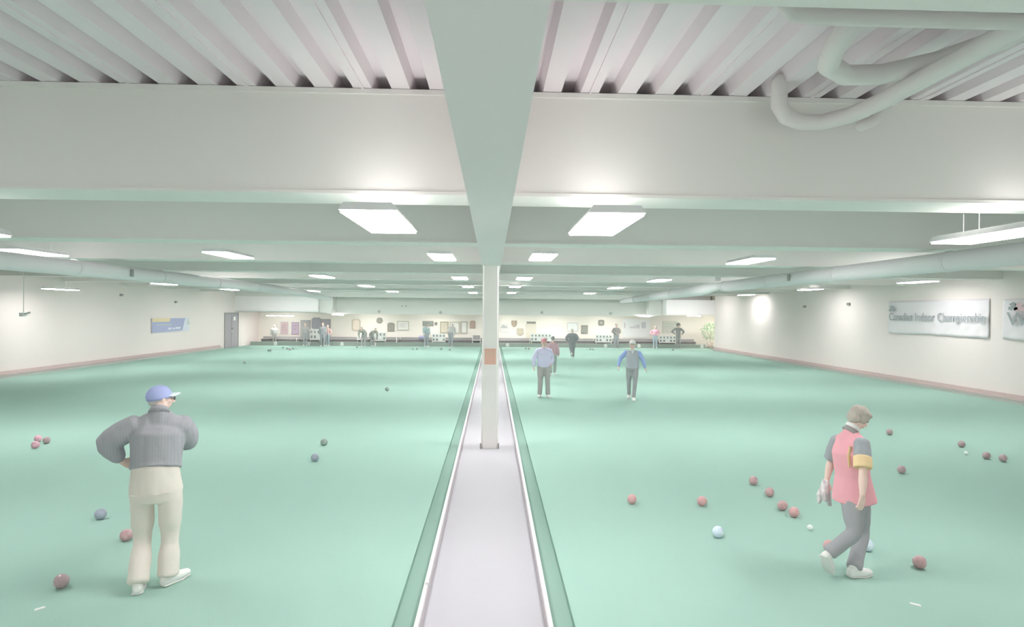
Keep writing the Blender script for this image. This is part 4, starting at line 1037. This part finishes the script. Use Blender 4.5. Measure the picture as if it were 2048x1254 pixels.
# ---- man in grey vest with bright blue sleeves
loc = on_z(1264, 799); az = 190
GV = fabric('grey_vest', (176, 179, 186), .2, 14); BSL = fabric('blue_sleeve', (160, 178, 222), .2, 14)
person('person in white cap, grey vest and blue sleeves striding towards the camera', loc, az, 1.68,
       dict(elR=x(.34, -.10, 1.14), wrR=x(.39, .02, .93), haR=x(.40, .09, .86), elL=x(-.30, .0, 1.12), wrL=x(-.35, .08, .90), haL=x(-.39, .12, .80),
            
            anR=x(.07, -.26, .12), toR=x(.10, -.08, .04), knR=x(.09, -.03, .45), anL=x(-.03, .16, .085), toL=x(-.04, .35, .04), knL=x(-.07, .14, .48)),
       GV, fabric('dark_trouser', (164, 165, 167), .25, 14), hat=(mat('cap_white', (246, 244, 240), .8), mat('cap_brim_dark', (178, 172, 166), .8), 'cap'), hair=(mat('hair_grey', (200, 196, 190), .9), 'under'), build=1.08, belly=.03, vox=.016, sr=.95, headk=1.1,
       vest=BSL, sleeve_m=BSL, collar=mat('collar_white', (232, 236, 240), .8), head_pitch=10, hem=-.15, leg_r=(.9, .85, .82))

# ---- people on the far platform
FAR = .022
PF = 41.1
def far_person(px, Y, az, H, label, top, bottom, pose=None, **kw):
    kw.setdefault('vox', FAR); kw.setdefault('detail', 0)
    lc = V((px_x(px, Y), Y, 0))
    return person(label, lc, az, H, pose or {}, top, bottom, **kw)
HD = mat('hair_dark', (166, 160, 156), .9)
far_person(1233, 40.9, 178, 1.70, 'person in black top, arms folded, standing before the far bank', fabric('black2', (162, 159, 157), .2), fabric('grey3', (166, 167, 170), .2),
           dict(elR=x(.28, -.02, 1.13), wrR=x(.10, .17, 1.06), haR=x(.02, .19, 1.06), elL=x(-.28, -.02, 1.13), wrL=x(-.10, .19, 1.02), haL=x(-.02, .2, 1.03)), hair=(HD, 'short'), build=1.12, shoes=M_GREY)
far_person(1311, 41.0, 205, 1.58, 'person in red jacket and blue jeans, hands on hips, at the far bank', fabric('red2', (216, 168, 182), .2), fabric('jeans', (170, 180, 188), .2),
           dict(elR=x(.36, -.08, 1.10), wrR=x(.18, .06, .95), haR=x(.14, .12, .94), elL=x(-.26, -.06, 1.08), wrL=x(-.16, .08, .92), haL=x(-.12, .14, .92), hipL=x(-.08, 0, .83), hipR=x(.08, 0, .83)), hair=(HD, 'short'), build=1.08)
far_person(1357, 40.8, 176, 1.76, 'person with big dark hair all in black, both hands on hips', fabric('black3', (156, 156, 156), .2), fabric('black3', (156, 156, 156), .2),
           dict(elR=x(.46, -.05, 1.19), wrR=x(.22, .05, 1.02), haR=x(.16, .10, 1.0), elL=x(-.44, -.05, 1.17), wrL=x(-.22, .05, .98), haL=x(-.15, .10, .96), anR=x(.09, 0, .085), anL=x(-.10, .05, .085)), hair=(mat('hair_black', (152, 154, 152), .9), 'afro'), build=.98, leg_r=(.85, .85, .8), shoes=M_GREY)
far_person(549, 41.95, 160, 1.43, 'person in grey shirt standing against the bench under the blank wall end', fabric('grey4', (164, 166, 164), .2), fabric('grey5', (166, 163, 160), .2), None, hair=(mat('hair_mid', (172, 176, 174), .9), 'short'), build=1.25, belly=.03)
far_person(646, 40.9, 182, 1.62, 'person in dark blue grey clothes standing in front of the mauve board', fabric('dark_blue', (162, 163, 168), .2), fabric('dark_blue', (162, 163, 168), .2), None, hair=(HD, 'short'), build=1.2, skin=SKIN)
far_person(656, 41.25, 200, 1.46, 'person in pinkish red top and blue jeans beside the mauve board', fabric('coral', (206, 172, 168), .2), fabric('jeans', (170, 180, 188), .2), dict(elL=x(-.30, .0, .95), wrL=x(-.28, .1, .80), haL=x(-.27, .14, .75)), hair=(mat('hair_fair', (206, 190, 174), .9), 'short'), build=.95)
far_person(611, 41.1, 170, 1.58, 'person in grey standing before the tall grey wall panel', fabric('grey6', (182, 180, 180), .2), fabric('grey7', (172, 171, 176), .2), dict(elL=x(-.30, .10, 1.0), wrL=x(-.48, .2, .88), haL=x(-.54, .23, .84)), hair=(HD, 'short'), build=1.15)
# bending pair
def bent(dz=0):
    return dict(pelvis=x(0, -.22, .88), waist=x(0, -.10, 1.0), chest=x(0, .10, 1.10), neck=x(0, .27, 1.16), head=x(0, .36, 1.26), shR=x(.18, .22, 1.12), shL=x(-.18, .22, 1.12),
                elR=x(.22, .25, .84), wrR=x(.12, .32, .62), haR=x(.08, .34, .55), elL=x(-.22, .25, .84), wrL=x(-.12, .32, .62), haL=x(-.08, .34, .55),
                hipR=x(.09, -.20, .84), hipL=x(-.09, -.20, .84), knR=x(.12, .0, .48), knL=x(-.12, -.02, .48))
far_person(727, 40.4, 192, 1.62, 'person in dark clothes bending forward with hands on knees at the far bank', fabric('dark_green', (164, 166, 160), .2), fabric('grey8', (170, 168, 170), .2), bent(), hair=(mat('hair_mid', (172, 176, 174), .9), 'short'), build=1.1)
far_person(746, 41.2, 130, 1.50, 'person in dark grey stooping behind the one with hands on knees', fabric('grey9', (162, 162, 156), .2), fabric('grey10', (168, 166, 168), .2), {n_: p_*.93 for n_, p_ in bent().items()}, hair=(HD, 'short'), build=1.1)
far_person(853, 40.9, 150, 1.68, 'person in blue grey shirt leaning over the violet bag at the far bank', fabric('blue_grey', (176, 188, 190), .2), fabric('grey11', (166, 168, 174), .2),
           dict(neck=x(0, .10, 1.42), head=x(0, .18, 1.54), chest=x(0, .05, 1.27), elR=x(.28, .15, 1.10), wrR=x(.30, .30, .92), haR=x(.30, .36, .86)), hair=(mat('hair_green_grey', (160, 168, 160), .9), 'full'), build=1.15)
far_person(902, 40.9, 25, 1.64, 'person in light grey shirt and dark trousers leaning to the side by the frames', fabric('light_grey', (188, 186, 184), .2), fabric('grey12', (162, 163, 168), .2),
           dict(pelvis=x(-.05, -.02, .93), waist=x(-.04, 0, 1.04), chest=x(.03, .05, 1.22), neck=x(.07, .10, 1.38), head=x(.08, .14, 1.50), shR=x(.24, .06, 1.33), shL=x(-.12, .06, 1.36), elR=x(.30, .10, 1.04), elL=x(-.24, .05, 1.10), wrL=x(-.2, .2, .95), haL=x(-.17, .27, .92)), hair=(mat('hair_pale', (220, 216, 208), .9), 'short'), build=1.15)
# violet bag on the platform beside the leaning man
p = V((px_x(846, 42.15), 42.15, .43)); m = MB(); m.tube([(-.2, 0, .15), (0, 0, .17), (.2, 0, .15)], [(.15, .14), (.17, .15), (.14, .13)], 14, side=(0, 1, 0))
r = empty('sports_bag', p, 0, 'violet sports bag on the bench beside the man in blue grey', 'bag')
m.remesh('bag_body', mat('bag_violet', (188, 184, 212), .8), r, voxel=.02, smooth=2)
m = MB(); m.tube([(-.14, -.06, .30), (-.08, -.08, .40), (.08, -.08, .40), (.14, -.06, .30)], .014, 8); m.build('handle', mat('bag_white', (226, 226, 236), .8), r)



bpy.data.scenes.remove(TMP)
